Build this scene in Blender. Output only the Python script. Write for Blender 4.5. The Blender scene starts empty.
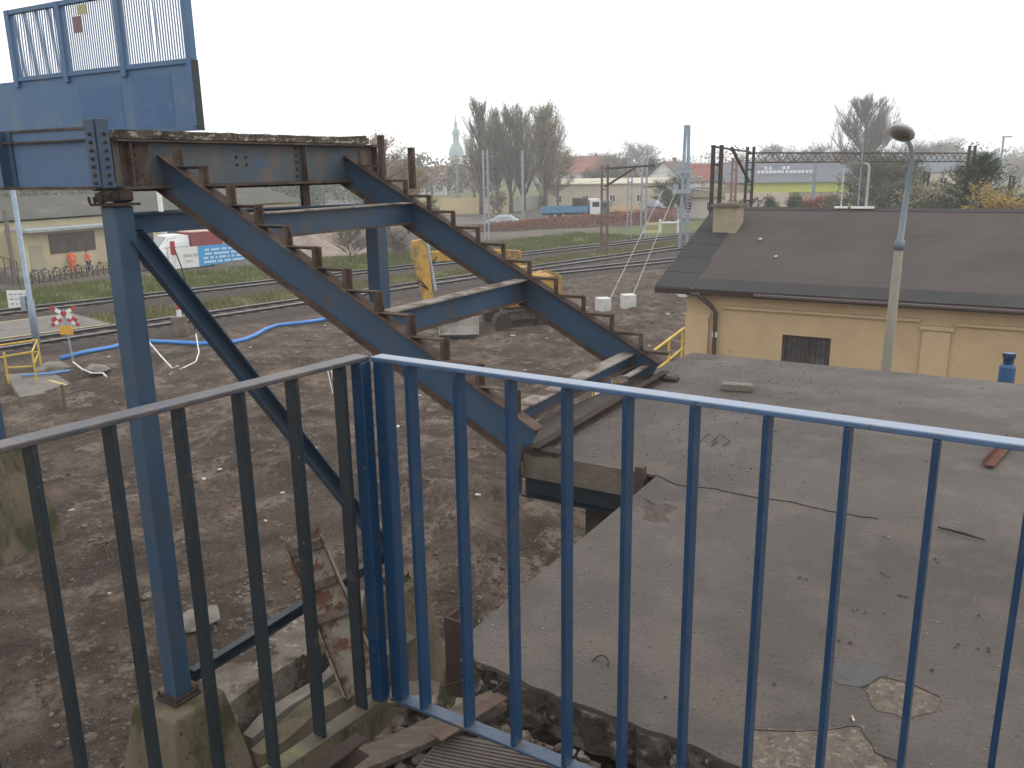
import bpy, math, random
from mathutils import Vector, Matrix, noise
random.seed(7)
R_ = math.radians
SC = bpy.context.scene
COL = SC.collection
# ------------------------------------------------------------ camera
H = 7.2
F = 850.0
PITCH = math.atan(216/850.0)
ROLL = R_(0.9)
fw = Vector((0, math.cos(PITCH), -math.sin(PITCH)))
rt0 = Vector((1, 0, 0)); up0 = rt0.cross(fw)
rt = rt0*math.cos(ROLL) - up0*math.sin(ROLL); up = rt.cross(fw)
cd = bpy.data.cameras.new('camera'); cam = bpy.data.objects.new('camera', cd); COL.objects.link(cam)
M3 = Matrix((rt, up, -fw)).transposed()
cam.matrix_world = Matrix.Translation((0, 0, H)) @ M3.to_4x4()
cd.sensor_width = 36.0; cd.lens = 36.0*F/1024.0
cd.clip_start = 0.05; cd.clip_end = 8000
SC.camera = cam
# ------------------------------------------------------------ world, sun, exposure
SUN_EL, SUN_AZ = R_(38), R_(60)
wd = bpy.data.worlds.new('World'); SC.world = wd; wd.use_nodes = True
nt = wd.node_tree; nt.nodes.clear()
out = nt.nodes.new('ShaderNodeOutputWorld'); bg = nt.nodes.new('ShaderNodeBackground')
sky = nt.nodes.new('ShaderNodeTexSky'); sky.sky_type = 'NISHITA'; sky.sun_disc = False
sky.sun_elevation = SUN_EL; sky.sun_rotation = SUN_AZ; sky.dust_density = 4.0; sky.air_density = 1.0
hs = nt.nodes.new('ShaderNodeHueSaturation'); hs.inputs['Saturation'].default_value = 0.25
mx = nt.nodes.new('ShaderNodeMixRGB'); mx.inputs['Fac'].default_value = 0.86
mx.inputs['Color2'].default_value = (18.2, 18.5, 18.8, 1)       # even cloud layer
nt.links.new(sky.outputs['Color'], hs.inputs['Color']); nt.links.new(hs.outputs['Color'], mx.inputs['Color1'])
nt.links.new(mx.outputs['Color'], bg.inputs['Color']); nt.links.new(bg.outputs[0], out.inputs['Surface'])
bg.inputs['Strength'].default_value = 0.1
sd = bpy.data.lights.new('sun', 'SUN'); sd.energy = 0.9; sd.angle = R_(25); sd.color = (1.0, 0.96, 0.9)
so = bpy.data.objects.new('sun', sd); COL.objects.link(so)
sdir = Vector((math.sin(SUN_AZ)*math.cos(SUN_EL), math.cos(SUN_AZ)*math.cos(SUN_EL), math.sin(SUN_EL)))
so.rotation_euler = sdir.to_track_quat('Z', 'Y').to_euler(); so.location = (0, 0, 60)
SC.view_settings.view_transform = 'Standard'; SC.view_settings.look = 'None'
SC.view_settings.exposure = -0.10; SC.view_settings.gamma = 1.0
SC.view_settings.use_curve_mapping = False
SC.render.engine = 'CYCLES'
SC.cycles.volume_bounces = 3
# ------------------------------------------------------------ surveying helpers
C0 = Vector((0, 0, H))
U = Vector((.862, -.507, 0)); V = Vector((.507, .862, 0)); Z = Vector((0, 0, 1))
def ray(x, y): return fw*F + rt*(x-512) + up*(384-y)
def at(x, y, z=0.0):
    r = ray(x, y); return C0 + r*((z-H)/r.z)
def atd(x, y, d):
    r = ray(x, y); return C0 + r*(d/r.y)
def W(a, b, z): return U*a + V*b + Z*z
def onU(x, y, a):
    r = ray(x, y); return C0 + r*(a/(r.dot(U)))
def onV(x, y, b):
    r = ray(x, y); return C0 + r*(b/(r.dot(V)))
def zat(y, d, x=512):
    return atd(x, y, d).z
# ------------------------------------------------------------ materials
MAT = {}
def mat(name, c1, c2=None, scale=3.0, rough=0.8, bump=0.0, bscale=None, metal=0.0, c3=None, t3=(.55, .7), s3=None,
        lo=.35, hi=.65, spec=0.5, c4=None, t4=(.62, .66), s4=30, stretch=None, emit=None, rvar=0.0, alpha=None, bdist=0.02, coat=0):
    if name in MAT: return MAT[name]
    m = bpy.data.materials.new(name); m.use_nodes = True; MAT[name] = m
    n = m.node_tree.nodes; l = m.node_tree.links
    b = n['Principled BSDF']
    tc = n.new('ShaderNodeTexCoord'); src = tc.outputs['Object']
    if stretch:
        mp = n.new('ShaderNodeMapping'); mp.inputs['Scale'].default_value = stretch
        l.new(src, mp.inputs['Vector']); src2 = mp.outputs['Vector']
    else: src2 = src
    def noi(s, det=6, v=None, rg=.6):
        t = n.new('ShaderNodeTexNoise'); t.inputs['Scale'].default_value = s; t.inputs['Detail'].default_value = det
        t.inputs['Roughness'].default_value = rg
        l.new(v or src2, t.inputs['Vector']); return t.outputs['Fac']
    def ramp(f, a, bb):
        r = n.new('ShaderNodeMapRange'); r.inputs['From Min'].default_value = a; r.inputs['From Max'].default_value = bb
        l.new(f, r.inputs['Value']); return r.outputs['Result']
    def mixc(f, a, bb):
        x = n.new('ShaderNodeMixRGB'); l.new(f, x.inputs['Fac'])
        for s, k in ((a, 'Color1'), (bb, 'Color2')):
            if isinstance(s, tuple): x.inputs[k].default_value = (*s, 1)
            else: l.new(s, x.inputs[k])
        return x.outputs['Color']
    col = tuple(c1)
    if c2: col = mixc(ramp(noi(scale), lo, hi), col, tuple(c2))
    if c3: col = mixc(ramp(noi(s3 or scale*.37, 8), *t3), col, tuple(c3))
    if c4: col = mixc(ramp(noi(s4, 3, src), *t4), col, tuple(c4))
    if isinstance(col, tuple): b.inputs['Base Color'].default_value = (*col, 1)
    else: l.new(col, b.inputs['Base Color'])
    b.inputs['Roughness'].default_value = rough; b.inputs['Metallic'].default_value = metal
    b.inputs['Specular IOR Level'].default_value = spec if (rough < .7 or spec != .5) else .18
    if coat: b.inputs['Coat Weight'].default_value = coat; b.inputs['Coat Roughness'].default_value = .18
    if rvar:
        r = n.new('ShaderNodeMapRange'); r.inputs['To Min'].default_value = rough-rvar; r.inputs['To Max'].default_value = rough+rvar
        r.inputs['From Min'].default_value = .35; r.inputs['From Max'].default_value = .65
        l.new(noi(scale*.6, 4), r.inputs['Value']); l.new(r.outputs['Result'], b.inputs['Roughness'])
    if bump:
        bp = n.new('ShaderNodeBump'); bp.inputs['Strength'].default_value = bump; bp.inputs['Distance'].default_value = bdist
        l.new(noi(bscale or scale*4, 6, src, .7), bp.inputs['Height']); l.new(bp.outputs[0], b.inputs['Normal'])
    if emit: b.inputs['Emission Color'].default_value = (*emit, 1); b.inputs['Emission Strength'].default_value = 1
    return m
blue = mat('blue_paint', (.021, .052, .098), (.030, .063, .107), 2.5, .45, .15, 40, c3=(.052, .056, .062), t3=(.50, .70), s3=2.2, c4=(.09, .05, .035), t4=(.67, .70), s4=9, rvar=.1, stretch=(1, 1, .45))
blue_rail = mat('blue_rail_paint', (.009, .036, .084), (.013, .045, .10), 8, .36, .12, 60, c3=(.035, .05, .08), t3=(.56, .7), s3=14, c4=(.16, .15, .14), t4=(.71, .74), s4=55, rvar=.1)
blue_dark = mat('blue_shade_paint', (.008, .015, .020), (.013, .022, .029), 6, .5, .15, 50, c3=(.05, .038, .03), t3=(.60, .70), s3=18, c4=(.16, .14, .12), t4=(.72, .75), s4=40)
rail_worn = mat('worn_rail_paint', (.070, .062, .062), (.045, .045, .052), 12, .34, .2, 60, c3=(.10, .075, .06), t3=(.52, .66), s3=9, c4=(.05, .08, .14), t4=(.62, .7), s4=25)
blue_pale = mat('pale_blue_panel', (.050, .105, .200), (.065, .120, .210), 2, .55, .1, 30, c3=(.10, .12, .15), t3=(.5, .7), s3=1.6, c4=(.08, .06, .05), t4=(.7, .74), s4=8)
blue_scr = mat('screen_blue_paint', (.045, .115, .230), (.055, .12, .22), 3, .5, .1, 30, c3=(.10, .15, .20), t3=(.5, .68), s3=2.1, c4=(.14, .10, .08), t4=(.7, .74), s4=14)
blue_patch = mat('repainted_blue', (.030, .092, .205), (.040, .10, .205), 4, .5, c3=(.045, .115, .23), t3=(.5, .6), s3=5)
rust = mat('rusty_steel', (.100, .064, .048), (.055, .040, .034), 7, .85, .5, 40, c3=(.12, .09, .072), t3=(.5, .65), s3=4, c4=(.03, .028, .03), t4=(.62, .68), s4=15)
rust_red = mat('red_rust', (.14, .055, .035), (.08, .04, .032), 6, .85, .4, 40)
rust_dk = mat('dark_rust', (.035, .027, .024), (.06, .04, .03), 9, .85, .5, 50)
flange = mat('dusty_lit_flange', (.27, .24, .21), (.17, .145, .125), 6, .8, .3, 40, c3=(.085, .05, .035), t3=(.5, .62), s3=5)  # dusty steel, paled so the cross beams' top flanges look lit
conc = mat('concrete', (.22, .20, .17), (.15, .135, .115), 2.5, .9, .6, 25, c3=(.10, .09, .08), t3=(.55, .7), s3=1.3, c4=(.30, .28, .25), t4=(.68, .72), s4=30)
conc_lt = mat('pale_concrete', (.42, .40, .36), (.30, .28, .25), 3, .9, .4, 30)
conc_moss = mat('mossy_concrete', (.165, .130, .092), (.095, .082, .052), 2.2, .9, 1.0, 22, c3=(.050, .052, .022), t3=(.50, .62), s3=2.6, c4=(.05, .045, .035), t4=(.64, .7), s4=9, stretch=(1, 1, .5))
flaky = mat('flaking_deck_edge', (.15, .12, .095), (.06, .047, .038), 6, .9, .9, 30, c3=(.36, .32, .27), t3=(.55, .60), s3=11, bdist=.03, stretch=(1, 1, 2.5))
dark = mat('black_recess', (.012, .011, .010), rough=.9)
white = mat('white_paint', (.75, .75, .73), (.6, .6, .58), 5, .5)
yellow = mat('yellow_paint', (.62, .42, .05), (.45, .30, .05), 5, .5)
red = mat('red_paint', (.42, .05, .04), (.32, .04, .035), 5, .5)
orange = mat('orange_hi_vis', (.95, .16, .05), (.8, .13, .05), 8, .7)
galv = mat('galvanised_steel', (.33, .37, .40), (.24, .27, .30), 4, .5, metal=.3)
galv_blue = mat('blue_grey_mast', (.26, .33, .40), (.20, .25, .31), 4, .5, metal=.2)
mast_rust = mat('rusty_mast', (.07, .045, .04), (.045, .035, .035), 4, .8)
glass = mat('dark_glass', (.03, .035, .04), (.05, .055, .06), 3, .15)
# ------------------------------------------------------------ mesh builder
class MB:
    def __init__(s): s.v = []; s.f = []; s.mi = []; s.k = 0
    def add(s, vs, fs):
        o = len(s.v); s.v += [Vector(p) for p in vs]
        for f in fs: s.f.append([o+i for i in f]); s.mi.append(s.k)
        return s
    def obox(s, c, ex, ey, ez):
        c = Vector(c); vs = []
        for sx in (-1, 1):
            for sy in (-1, 1):
                for sz in (-1, 1): vs.append(c+ex*sx+ey*sy+ez*sz)
        return s.add(vs, [(0, 1, 3, 2), (4, 6, 7, 5), (0, 4, 5, 1), (2, 3, 7, 6), (0, 2, 6, 4), (1, 5, 7, 3)])
    def box(s, x0, x1, y0, y1, z0, z1):
        return s.obox(((x0+x1)/2, (y0+y1)/2, (z0+z1)/2), Vector(((x1-x0)/2, 0, 0)), Vector((0, (y1-y0)/2, 0)), Vector((0, 0, (z1-z0)/2)))
    def ubox(s, a0, a1, b0, b1, z0, z1):
        return s.obox(W((a0+a1)/2, (b0+b1)/2, (z0+z1)/2), U*((a1-a0)/2), V*((b1-b0)/2), Z*((z1-z0)/2))
    def ext(s, prof, p, q, upv=Z, cap=True):
        """extrude a 2d profile (side, up) from p to q"""
        p = Vector(p); q = Vector(q); d = (q-p).normalized()
        sd_ = d.cross(upv).normalized(); u_ = sd_.cross(d).normalized(); n = len(prof)
        vs = [p+sd_*a+u_*b for a, b in prof]+[q+sd_*a+u_*b for a, b in prof]
        fs = [(i, (i+1) % n, n+(i+1) % n, n+i) for i in range(n)]
        if cap: fs += [tuple(range(n))[::-1], tuple(range(n, 2*n))]
        return s.add(vs, fs)
    def beam(s, p, q, w, h, upv=Z): return s.ext([(-w/2, -h/2), (w/2, -h/2), (w/2, h/2), (-w/2, h/2)], p, q, upv)
    def tube(s, pts, r, n=8, cap=True):
        pts = [Vector(p) for p in pts]; rs = r if isinstance(r, (list, tuple)) else [r]*len(pts)
        rings = []; prev = None
        for i, p in enumerate(pts):
            d = (pts[min(i+1, len(pts)-1)]-pts[max(i-1, 0)])
            if d.length < 1e-9: d = Vector((0, 0, 1))
            d.normalize()
            if prev is None:
                a = d.cross(Vector((0.3, 0.9, 0.1)) if abs(d.z) > .9 else Z).normalized()
            else:
                a = (prev-d*prev.dot(d)); a = a.normalized() if a.length > 1e-6 else d.orthogonal().normalized()
            prev = a; b = d.cross(a)
            rings.append([p+(a*math.cos(2*math.pi*k/n)+b*math.sin(2*math.pi*k/n))*rs[i] for k in range(n)])
        vs = [x for rg in rings for x in rg]; fs = []
        for i in range(len(pts)-1):
            for k in range(n): fs.append((i*n+k, i*n+(k+1) % n, (i+1)*n+(k+1) % n, (i+1)*n+k))
        if cap: fs += [tuple(range(n))[::-1], tuple((len(pts)-1)*n+k for k in range(n))]
        return s.add(vs, fs)
    def lathe(s, c, prof, n=16, ax=Z):
        c = Vector(c); a = ax.orthogonal().normalized(); b = ax.cross(a)
        pts = [c+ax*h for r, h in prof]; vs = []
        for (r, h), p in zip(prof, pts):
            for k in range(n):
                t = 2*math.pi*k/n; vs.append(p+(a*math.cos(t)+b*math.sin(t))*max(r, .0005))
        fs = []
        for i in range(len(prof)-1):
            for k in range(n): fs.append((i*n+k, i*n+(k+1) % n, (i+1)*n+(k+1) % n, (i+1)*n+k))
        fs += [tuple(range(n))[::-1], tuple((len(prof)-1)*n+k for k in range(n))]
        return s.add(vs, fs)
    def prism(s, poly, z0, z1):
        """poly of Vector/xy, z0/z1"""
        n = len(poly); vs = [Vector((p[0], p[1], z0)) for p in poly]+[Vector((p[0], p[1], z1)) for p in poly]
        ar = sum(poly[i][0]*poly[(i+1) % n][1]-poly[(i+1) % n][0]*poly[i][1] for i in range(n))
        fs = [(i, (i+1) % n, n+(i+1) % n, n+i) for i in range(n)]+[tuple(range(n))[::-1], tuple(range(n, 2*n))]
        if ar < 0: fs = [f[::-1] for f in fs]
        return s.add(vs, fs)
    def quad(s, a, b, c, d): return s.add([a, b, c, d], [(0, 1, 2, 3)])
    def stone(s, c, r, sq=.7):
        c = Vector(c); g = (1+5**.5)/2; vs = []
        base = [(-1, g, 0), (1, g, 0), (-1, -g, 0), (1, -g, 0), (0, -1, g), (0, 1, g), (0, -1, -g), (0, 1, -g), (g, 0, -1), (g, 0, 1), (-g, 0, -1), (-g, 0, 1)]
        rx, ry, rz = r*random.uniform(.6, 1.3), r*random.uniform(.5, 1.1), r*sq*random.uniform(.6, 1.1); an = random.uniform(0, 6.28); ca, sa = math.cos(an), math.sin(an)
        for b in base:
            k = random.uniform(.75, 1.15)/1.9; x, y, z = b[0]*rx*k, b[1]*ry*k, b[2]*rz*k
            vs.append((c.x+x*ca-y*sa, c.y+x*sa+y*ca, c.z+z))
        return s.add(vs, [(0, 11, 5), (0, 5, 1), (0, 1, 7), (0, 7, 10), (0, 10, 11), (1, 5, 9), (5, 11, 4), (11, 10, 2), (10, 7, 6), (7, 1, 8), (3, 9, 4), (3, 4, 2), (3, 2, 6), (3, 6, 8), (3, 8, 9), (4, 9, 5), (2, 4, 11), (6, 2, 10), (8, 6, 7), (9, 8, 1)])
    def build(s, name, m, parent=None, label=None, smooth=False, bevel=0, origin=None, raw=False):
        me = bpy.data.meshes.new(name)
        off = Vector((0, 0, 0))
        if parent is not None: off = parent['_o'] if False else ORG.get(parent.name, Vector((0, 0, 0)))
        elif origin is not None: off = Vector(origin)
        me.from_pydata([tuple(p-off) for p in s.v], [], s.f)
        ms = m if isinstance(m, (list, tuple)) else [m]
        for q in ms: me.materials.append(q)
        if len(ms) > 1: me.polygons.foreach_set('material_index', s.mi)
        if smooth: me.polygons.foreach_set('use_smooth', [True]*len(me.polygons))
        me.update()
        o = bpy.data.objects.new(name, me); COL.objects.link(o)
        if parent is not None: o.parent = parent; ORG[o.name] = off
        elif origin is not None: o.location = off; ORG[o.name] = off
        else: ORG[o.name] = off
        if label: o['label'] = label
        if bevel:
            bv = o.modifiers.new('bevel', 'BEVEL'); bv.width = bevel; bv.segments = 2; bv.limit_method = 'ANGLE'
        return o
def build_each(mbs, name, m, parent, **k):
    return [b.build(name, m, parent, **k) for b in mbs]
ORG = {}
def tag(o, label=None, cat=None, group=None, kind=None):
    if label: o['label'] = label
    if cat: o['category'] = cat
    if group: o['group'] = group
    if kind: o['kind'] = kind
    return o
def thing(name, label, cat, loc=(0, 0, 0), group=None):
    o = bpy.data.objects.new(name, None); COL.objects.link(o); o.location = loc; o.empty_display_size = .2
    ORG[o.name] = Vector(loc); return tag(o, label, cat, group)
def copy_tree(o, loc=None, rz=None, label=None, parent=None, scale=None):
    c = o.copy(); COL.objects.link(c)
    if parent is not None: c.parent = parent
    if loc is not None: c.location = loc
    if rz is not None: c.rotation_euler = (0, 0, rz)
    if scale is not None: c.scale = scale if isinstance(scale, (tuple, list)) else (scale,)*3
    if label: c['label'] = label
    for ch in list(KIDS(o)): copy_tree(ch, parent=c)
    return c
def KIDS(o): return [x for x in bpy.data.objects if x.parent == o]
def struct(o): o['kind'] = 'structure'; return o
IP = lambda w, h, tf, tw: [(-w/2, -h/2), (w/2, -h/2), (w/2, -h/2+tf), (tw/2, -h/2+tf), (tw/2, h/2-tf), (w/2, h/2-tf), (w/2, h/2), (-w/2, h/2), (-w/2, h/2-tf), (-tw/2, h/2-tf), (-tw/2, -h/2+tf), (-w/2, -h/2+tf)]
def CP(w, h, t, sgn=1):  # channel, web at side 0, flanges toward sgn
    return [(0, -h/2), (sgn*w, -h/2), (sgn*w, -h/2+t), (sgn*t, -h/2+t), (sgn*t, h/2-t), (sgn*w, h/2-t), (sgn*w, h/2), (0, h/2)]
# ------------------------------------------------------------ ground
def nz(x, y, s, k=0): return noise.noise(Vector((x*s, y*s, k)))
def nn(x, y): return (y-1.04*x)*.693
def gz(x, y):
    n = nn(x, y); d = math.hypot(x, y)
    z = 0.0
    near = max(0, min(1, (36-n)/3))
    if near > 0:
        z += near*(.18*nz(x, y, .25)+.13*nz(x, y, .8, 3)+.08*nz(x, y, 2.3, 5)+.035*nz(x, y, 6, 9))
        # earth heaps between the posts and the slab, and the trench on the left
        for hx, hy, r, h in ((-1.2, 15.2, 2.2, .75), (-.2, 17.5, 2.0, .5), (-4.0, 20, 3.0, .5), (-7.2, 23, 2.5, .35), (-13.5, 28.5, 2.0, .35), (3.6, 40, 5, .4), (8, 47, 4, .4), (-10, 31.5, 2.5, .3)):
            q = ((x-hx)**2+(y-hy)**2)/(r*r)
            if q < 6: z += near*h*math.exp(-q)*(1+.5*nz(x, y, 1.2, 2))
        q = ((x+15)**2+(y-31.5)**2*2)/(2.2**2)
        z -= near*.5*math.exp(-q) if q < 6 else 0
    if d > 330:
        t = min(1, (d-330)/600); z += 9*t*t*(3-2*t)*(1+.3*nz(x, y, .002))
    return z
def axis(lo, hi, c, fine, growth, ):
    a = [c]; s = fine; x = c
    while x < hi:
        if abs(x-c) > 13: s *= growth
        x += s; a.append(x)
    s = fine; x = c; b = []
    while x > lo:
        if abs(x-c) > 11: s *= growth
        x -= s; b.append(x)
    return b[::-1]+a
xs = axis(-950, 950, -3, .13, 1.045); ys = axis(-150, 1100, 17, .13, 1.04)
g = MB(); nx = len(xs)
g.v = [Vector((x, y, gz(x, y))) for y in ys for x in xs]
for j in range(len(ys)-1):
    for i in range(nx-1): g.f.append([j*nx+i, j*nx+i+1, (j+1)*nx+i+1, (j+1)*nx+i]); g.mi.append(0)
gm = bpy.data.materials.new('ground_earth'); gm.use_nodes = True
def ground_material(m):
    n = m.node_tree.nodes; l = m.node_tree.links; b = n['Principled BSDF']
    geo = n.new('ShaderNodeTexCoord'); P = geo.outputs['Object']
    def noi(s, det=8, rg=.62):
        t = n.new('ShaderNodeTexNoise'); t.inputs['Scale'].default_value = s; t.inputs['Detail'].default_value = det
        t.inputs['Roughness'].default_value = rg; l.new(P, t.inputs['Vector']); return t.outputs['Fac']
    def mr(f, a, bb, c=0, d=1):
        r = n.new('ShaderNodeMapRange'); r.inputs[1].default_value = a; r.inputs[2].default_value = bb
        r.inputs[3].default_value = c; r.inputs[4].default_value = d; l.new(f, r.inputs[0]); return r.outputs[0]
    def mix(f, a, bb):
        x = n.new('ShaderNodeMixRGB'); l.new(f, x.inputs['Fac'])
        for s, k in ((a, 'Color1'), (bb, 'Color2')):
            if isinstance(s, tuple): x.inputs[k].default_value = (*s, 1)
            else: l.new(s, x.inputs[k])
        return x.outputs[0]
    def mth(op, a, bb):
        x = n.new('ShaderNodeMath'); x.operation = op
        for i, s in enumerate((a, bb)):
            if isinstance(s, (int, float)): x.inputs[i].default_value = s
            else: l.new(s, x.inputs[i])
        return x.outputs[0]
    dirt = mix(mr(noi(.55), .40, .58), (.125, .089, .068), (.052, .036, .028))
    dirt = mix(mr(noi(.9, 10, .8), .52, .58), dirt, (.190, .150, .118))
    dirt = mix(mr(noi(7, 6), .55, .68), dirt, (.050, .039, .032))
    dirt = mix(mr(noi(26, 4), .62, .68), dirt, (.25, .22, .18))
    dirt = mix(mr(noi(2.4, 8, .85), .53, .58), dirt, (.050, .036, .027))
    dirt = mix(mr(noi(60, 3), .58, .66), dirt, (.20, .17, .14))
    sx = n.new('ShaderNodeSeparateXYZ'); l.new(P, sx.inputs[0])
    nn_ = mth('MULTIPLY', mth('SUBTRACT', sx.outputs[1], mth('MULTIPLY', sx.outputs[0], 1.04)), .693)
    nn_ = mth('ADD', nn_, mr(noi(.35, 4), 0, 1, -1.4, 1.4))
    grass = mix(mr(noi(.6), .4, .62), (.085, .115, .030), (.150, .140, .055))
    grass = mix(mr(noi(.22, 5), .56, .68), grass, (.13, .10, .06))
    dry = mix(mr(noi(1.2), .4, .62), (.150, .130, .055), (.085, .095, .035))
    ball = mix(mr(noi(4, 5), .4, .6), (.085, .067, .056), (.048, .038, .033))
    lot = mix(mr(noi(.12, 5), .42, .6), (.155, .130, .110), (.095, .083, .072))
    def band(col, base, a, bb, s=.5):
        f = mth('MULTIPLY', mr(nn_, a-s, a+s), mr(nn_, bb-s, bb+s, 1, 0)); return mix(f, base, col)
    c = dirt
    c = band(ball, c, 37.5, 42.6); c = band(dry, c, 42.6, 46.8); c = band(ball, c, 46.8, 52)
    c = band(grass, c, 52, 62, .8); c = band(lot, c, 62, 125, 2); c = band(grass, c, 125, 2000, 4)
    l.new(c, b.inputs['Base Color']); b.inputs['Roughness'].default_value = .93; b.inputs['Specular IOR Level'].default_value = .15
    bp = n.new('ShaderNodeBump'); bp.inputs['Strength'].default_value = 1.0; bp.inputs['Distance'].default_value = .09
    l.new(noi(7, 12, .8), bp.inputs['Height']); l.new(bp.outputs[0], b.inputs['Normal'])
ground_material(gm)
go = g.build('ground', gm, smooth=True); struct(go)
# ------------------------------------------------------------ railway tracks (bent lines)
ballast_m = mat('track_ballast', (.075, .058, .050), (.045, .036, .032), 5, .95, .8, 30, c3=(.16, .14, .12), t3=(.6, .68), s3=20)
sleeper_m = mat('sleeper_grey', (.12, .10, .085), (.075, .065, .055), 2, .9, .4, 20)
railm = mat('rail_steel_side', (.030, .022, .019), (.020, .016, .015), 8, .8)
railtop = mat('worn_rail_head', (.55, .56, .58), (.42, .42, .43), 6, .28, metal=.8)
TR = [[(-60, 12.5), (-26.6, 44.9), (-16.5, 54.9), (.8, 71.2), (17.4, 87.6), (60, 128), (160, 222)],
      [(-60, -6.3), (-20.6, 36.6), (-13.6, 44.6), (2.2, 62.0), (14.9, 75.2), (60, 119), (160, 214)],
      [(-1.0, 55.6), (5.5, 60.0), (13.6, 65.8), (30, 78), (70, 112), (150, 180)]]
tnames = ['farthest', 'middle', 'nearest']
def resamp(pts, st):
    o = []; pts = [Vector((*p, 0)) for p in pts]
    for a, b in zip(pts, pts[1:]):
        k = max(1, int((b-a).length/st))
        for i in range(k): o.append(a.lerp(b, i/k))
    o.append(pts[-1])
    for _ in range(30):
        o = [o[0]]+[(o[i-1]+o[i]*2+o[i+1])/4 for i in range(1, len(o)-1)]+[o[-1]]
    return o
for ti, pts in enumerate(TR):
    P = resamp(pts, 1.5); b = MB(); sl = MB(); r1 = MB(); r2 = MB()
    cs = []
    for i, p in enumerate(P):
        d = (P[min(i+1, len(P)-1)]-P[max(i-1, 0)]).normalized(); cs.append((p, Vector((d.y, -d.x, 0)), d))
    for (p, s, d), (p2, s2, d2) in zip(cs, cs[1:]):
        for (w1, h1, w2, h2) in ((-2.0, .01, -1.3, .12), (-1.3, .12, 1.3, .12), (1.3, .12, 2.0, .01)):
            b.quad(p+s*w1+Z*h1, p2+s2*w1+Z*h1, p2+s2*w2+Z*h2, p+s*w2+Z*h2)
        for mbd, o in ((r1, -.75), (r2, .75)):
            mbd.k = 0; a = p+s*o+Z*.20; q = p2+s2*o+Z*.20
            mbd.ext([(-.06, -.07), (.06, -.07), (.02, -.04), (.02, .05), (-.02, .05), (-.02, -.04)], a, q, cap=False)
            mbd.k = 1; mbd.ext([(-.036, .05), (.036, .05), (.036, .088), (-.036, .088)], a, q, cap=False)
    if len(P) > 2:
        tot = 0; i = 0; step = .65; acc = 0
        for (p, s, d), (p2, s2, d2) in zip(cs, cs[1:]):
            L = (p2-p).length; t = 0
            while t < L and p.y < 140:
                sl.obox(p.lerp(p2, t/L)+Z*.10, s*1.25, d*.12, Z*.045); t += step
    tk = b.build('railway_track', ballast_m, origin=(0, 0, 0)); struct(tk)
    tk['label'] = tnames[ti]+' railway track on brown ballast'
    sl.build('sleepers', sleeper_m, tk); r1.build('rail', [railm, railtop], tk); r2.build('rail', [railm, railtop], tk)
# low island platform on the left, asphalt
asph = mat('old_asphalt', (.20, .18, .16), (.15, .135, .12), 1.5, .9, .3, 30, c3=(.11, .10, .09), t3=(.58, .7), s3=.8)
td = Vector((.693, .72, 0)); tn = Vector((-.72, .693, 0))
def strip(p, q, w0, w1, z0, z1, m=None, mb=None):
    mb = mb or MB(); d = (q-p).normalized(); s = Vector((-d.y, d.x, 0))
    mb.prism([p+s*w0, q+s*w0, q+s*w1, p+s*w1], z0, z1); return mb
pp = at(111, 324, .15); p0 = pp-td*40
pf = strip(p0, pp, 0, 5.2, -.1, .15).build('platform_surface', asph); struct(pf)
lm = mat('faded_yellow_line', (.50, .42, .16), (.35, .30, .14), 6, .8)
ln = strip(p0, pp, .05, .2, .154, .158); strip(pp-td*5, pp, 4.9, 5.05, .154, .158, mb=ln)
struct(ln.build('platform_edge_line', lm))
q = [at(20, 397, .1), at(78, 388, .1), at(52, 372, .1), at(5, 374, .1)]
struct(MB().prism(q, -.2, .1).build('path_surface', asph))
yl = MB()
for a, b_ in (((49, 380), (66, 385)), ((57, 388), (69, 389.5))):
    yl.beam(at(*a, .106), at(*b_, .106), .14, .006)
struct(yl.build('path_line', lm))
# ------------------------------------------------------------ rubble, grass
stone_m = mat('rubble_stone', (.17, .145, .12), (.085, .07, .058), .7, .9, c3=(.26, .23, .19), t3=(.66, .70), s3=1.1)
rb = MB()
def blocked(p):
    a, b = p.dot(U), p.dot(V)
    return a > -1.9 and b > 2 and b < 12
cnt = 0
while cnt < 5000:
    d = 8+random.random()**1.6*50; x = random.uniform(-.66, .38)*d
    if nn(x, d) > 37 or blocked(Vector((x, d, 0))): continue
    cl = nz(x, d, .35, 8)
    if random.random() > .45+cl*1.4: continue
    r = random.choice((.012, .02, .02, .03, .045))*random.uniform(.7, 1.5)*(1+d*.012)
    if random.random() < .012: r *= 2.6
    rb.stone((x, d, gz(x, d)+r*.15), r); cnt += 1
tag(rb.build('rubble', stone_m), 'loose stones and rubble lying over the churned brown earth', 'rubble', kind='stuff')
lt = MB(); litter_m = mat('pale_litter', (.55, .54, .52), (.35, .34, .33), 4, .8)
for i in range(60):
    d = random.uniform(10, 42); x = random.uniform(-.6, .25)*d
    if nn(x, d) > 36 or blocked(Vector((x, d, 0))): continue
    a = random.uniform(0, 6.28); s = random.uniform(.02, .055)*(1+d*.02)
    e = Vector((math.cos(a), math.sin(a), 0)); f_ = Vector((-e.y, e.x, 0))
    lt.obox((x, d, gz(x, d)+.025), e*s*random.uniform(.6, 1.4), f_*s*.6, Z*.012)
tag(lt.build('litter', litter_m), 'scraps of pale litter and broken plaster strewn across the brown earth', 'litter', kind='stuff')
gr = MB()
gms = [mat('grass_green', (.085, .125, .028), (.125, .15, .04), .8, .9), mat('grass_dry', (.19, .155, .07), (.13, .12, .05), .8, .9)]
def blade(mb, x, y, z, h, w):
    a = random.uniform(0, 6.28); e = Vector((math.cos(a), math.sin(a), 0))*w; t = Vector((random.uniform(-.4, .4)*h, random.uniform(-.4, .4)*h, h))
    p = Vector((x, y, z)); mb.add([p-e, p+e, p+t], [(0, 1, 2)])
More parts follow.
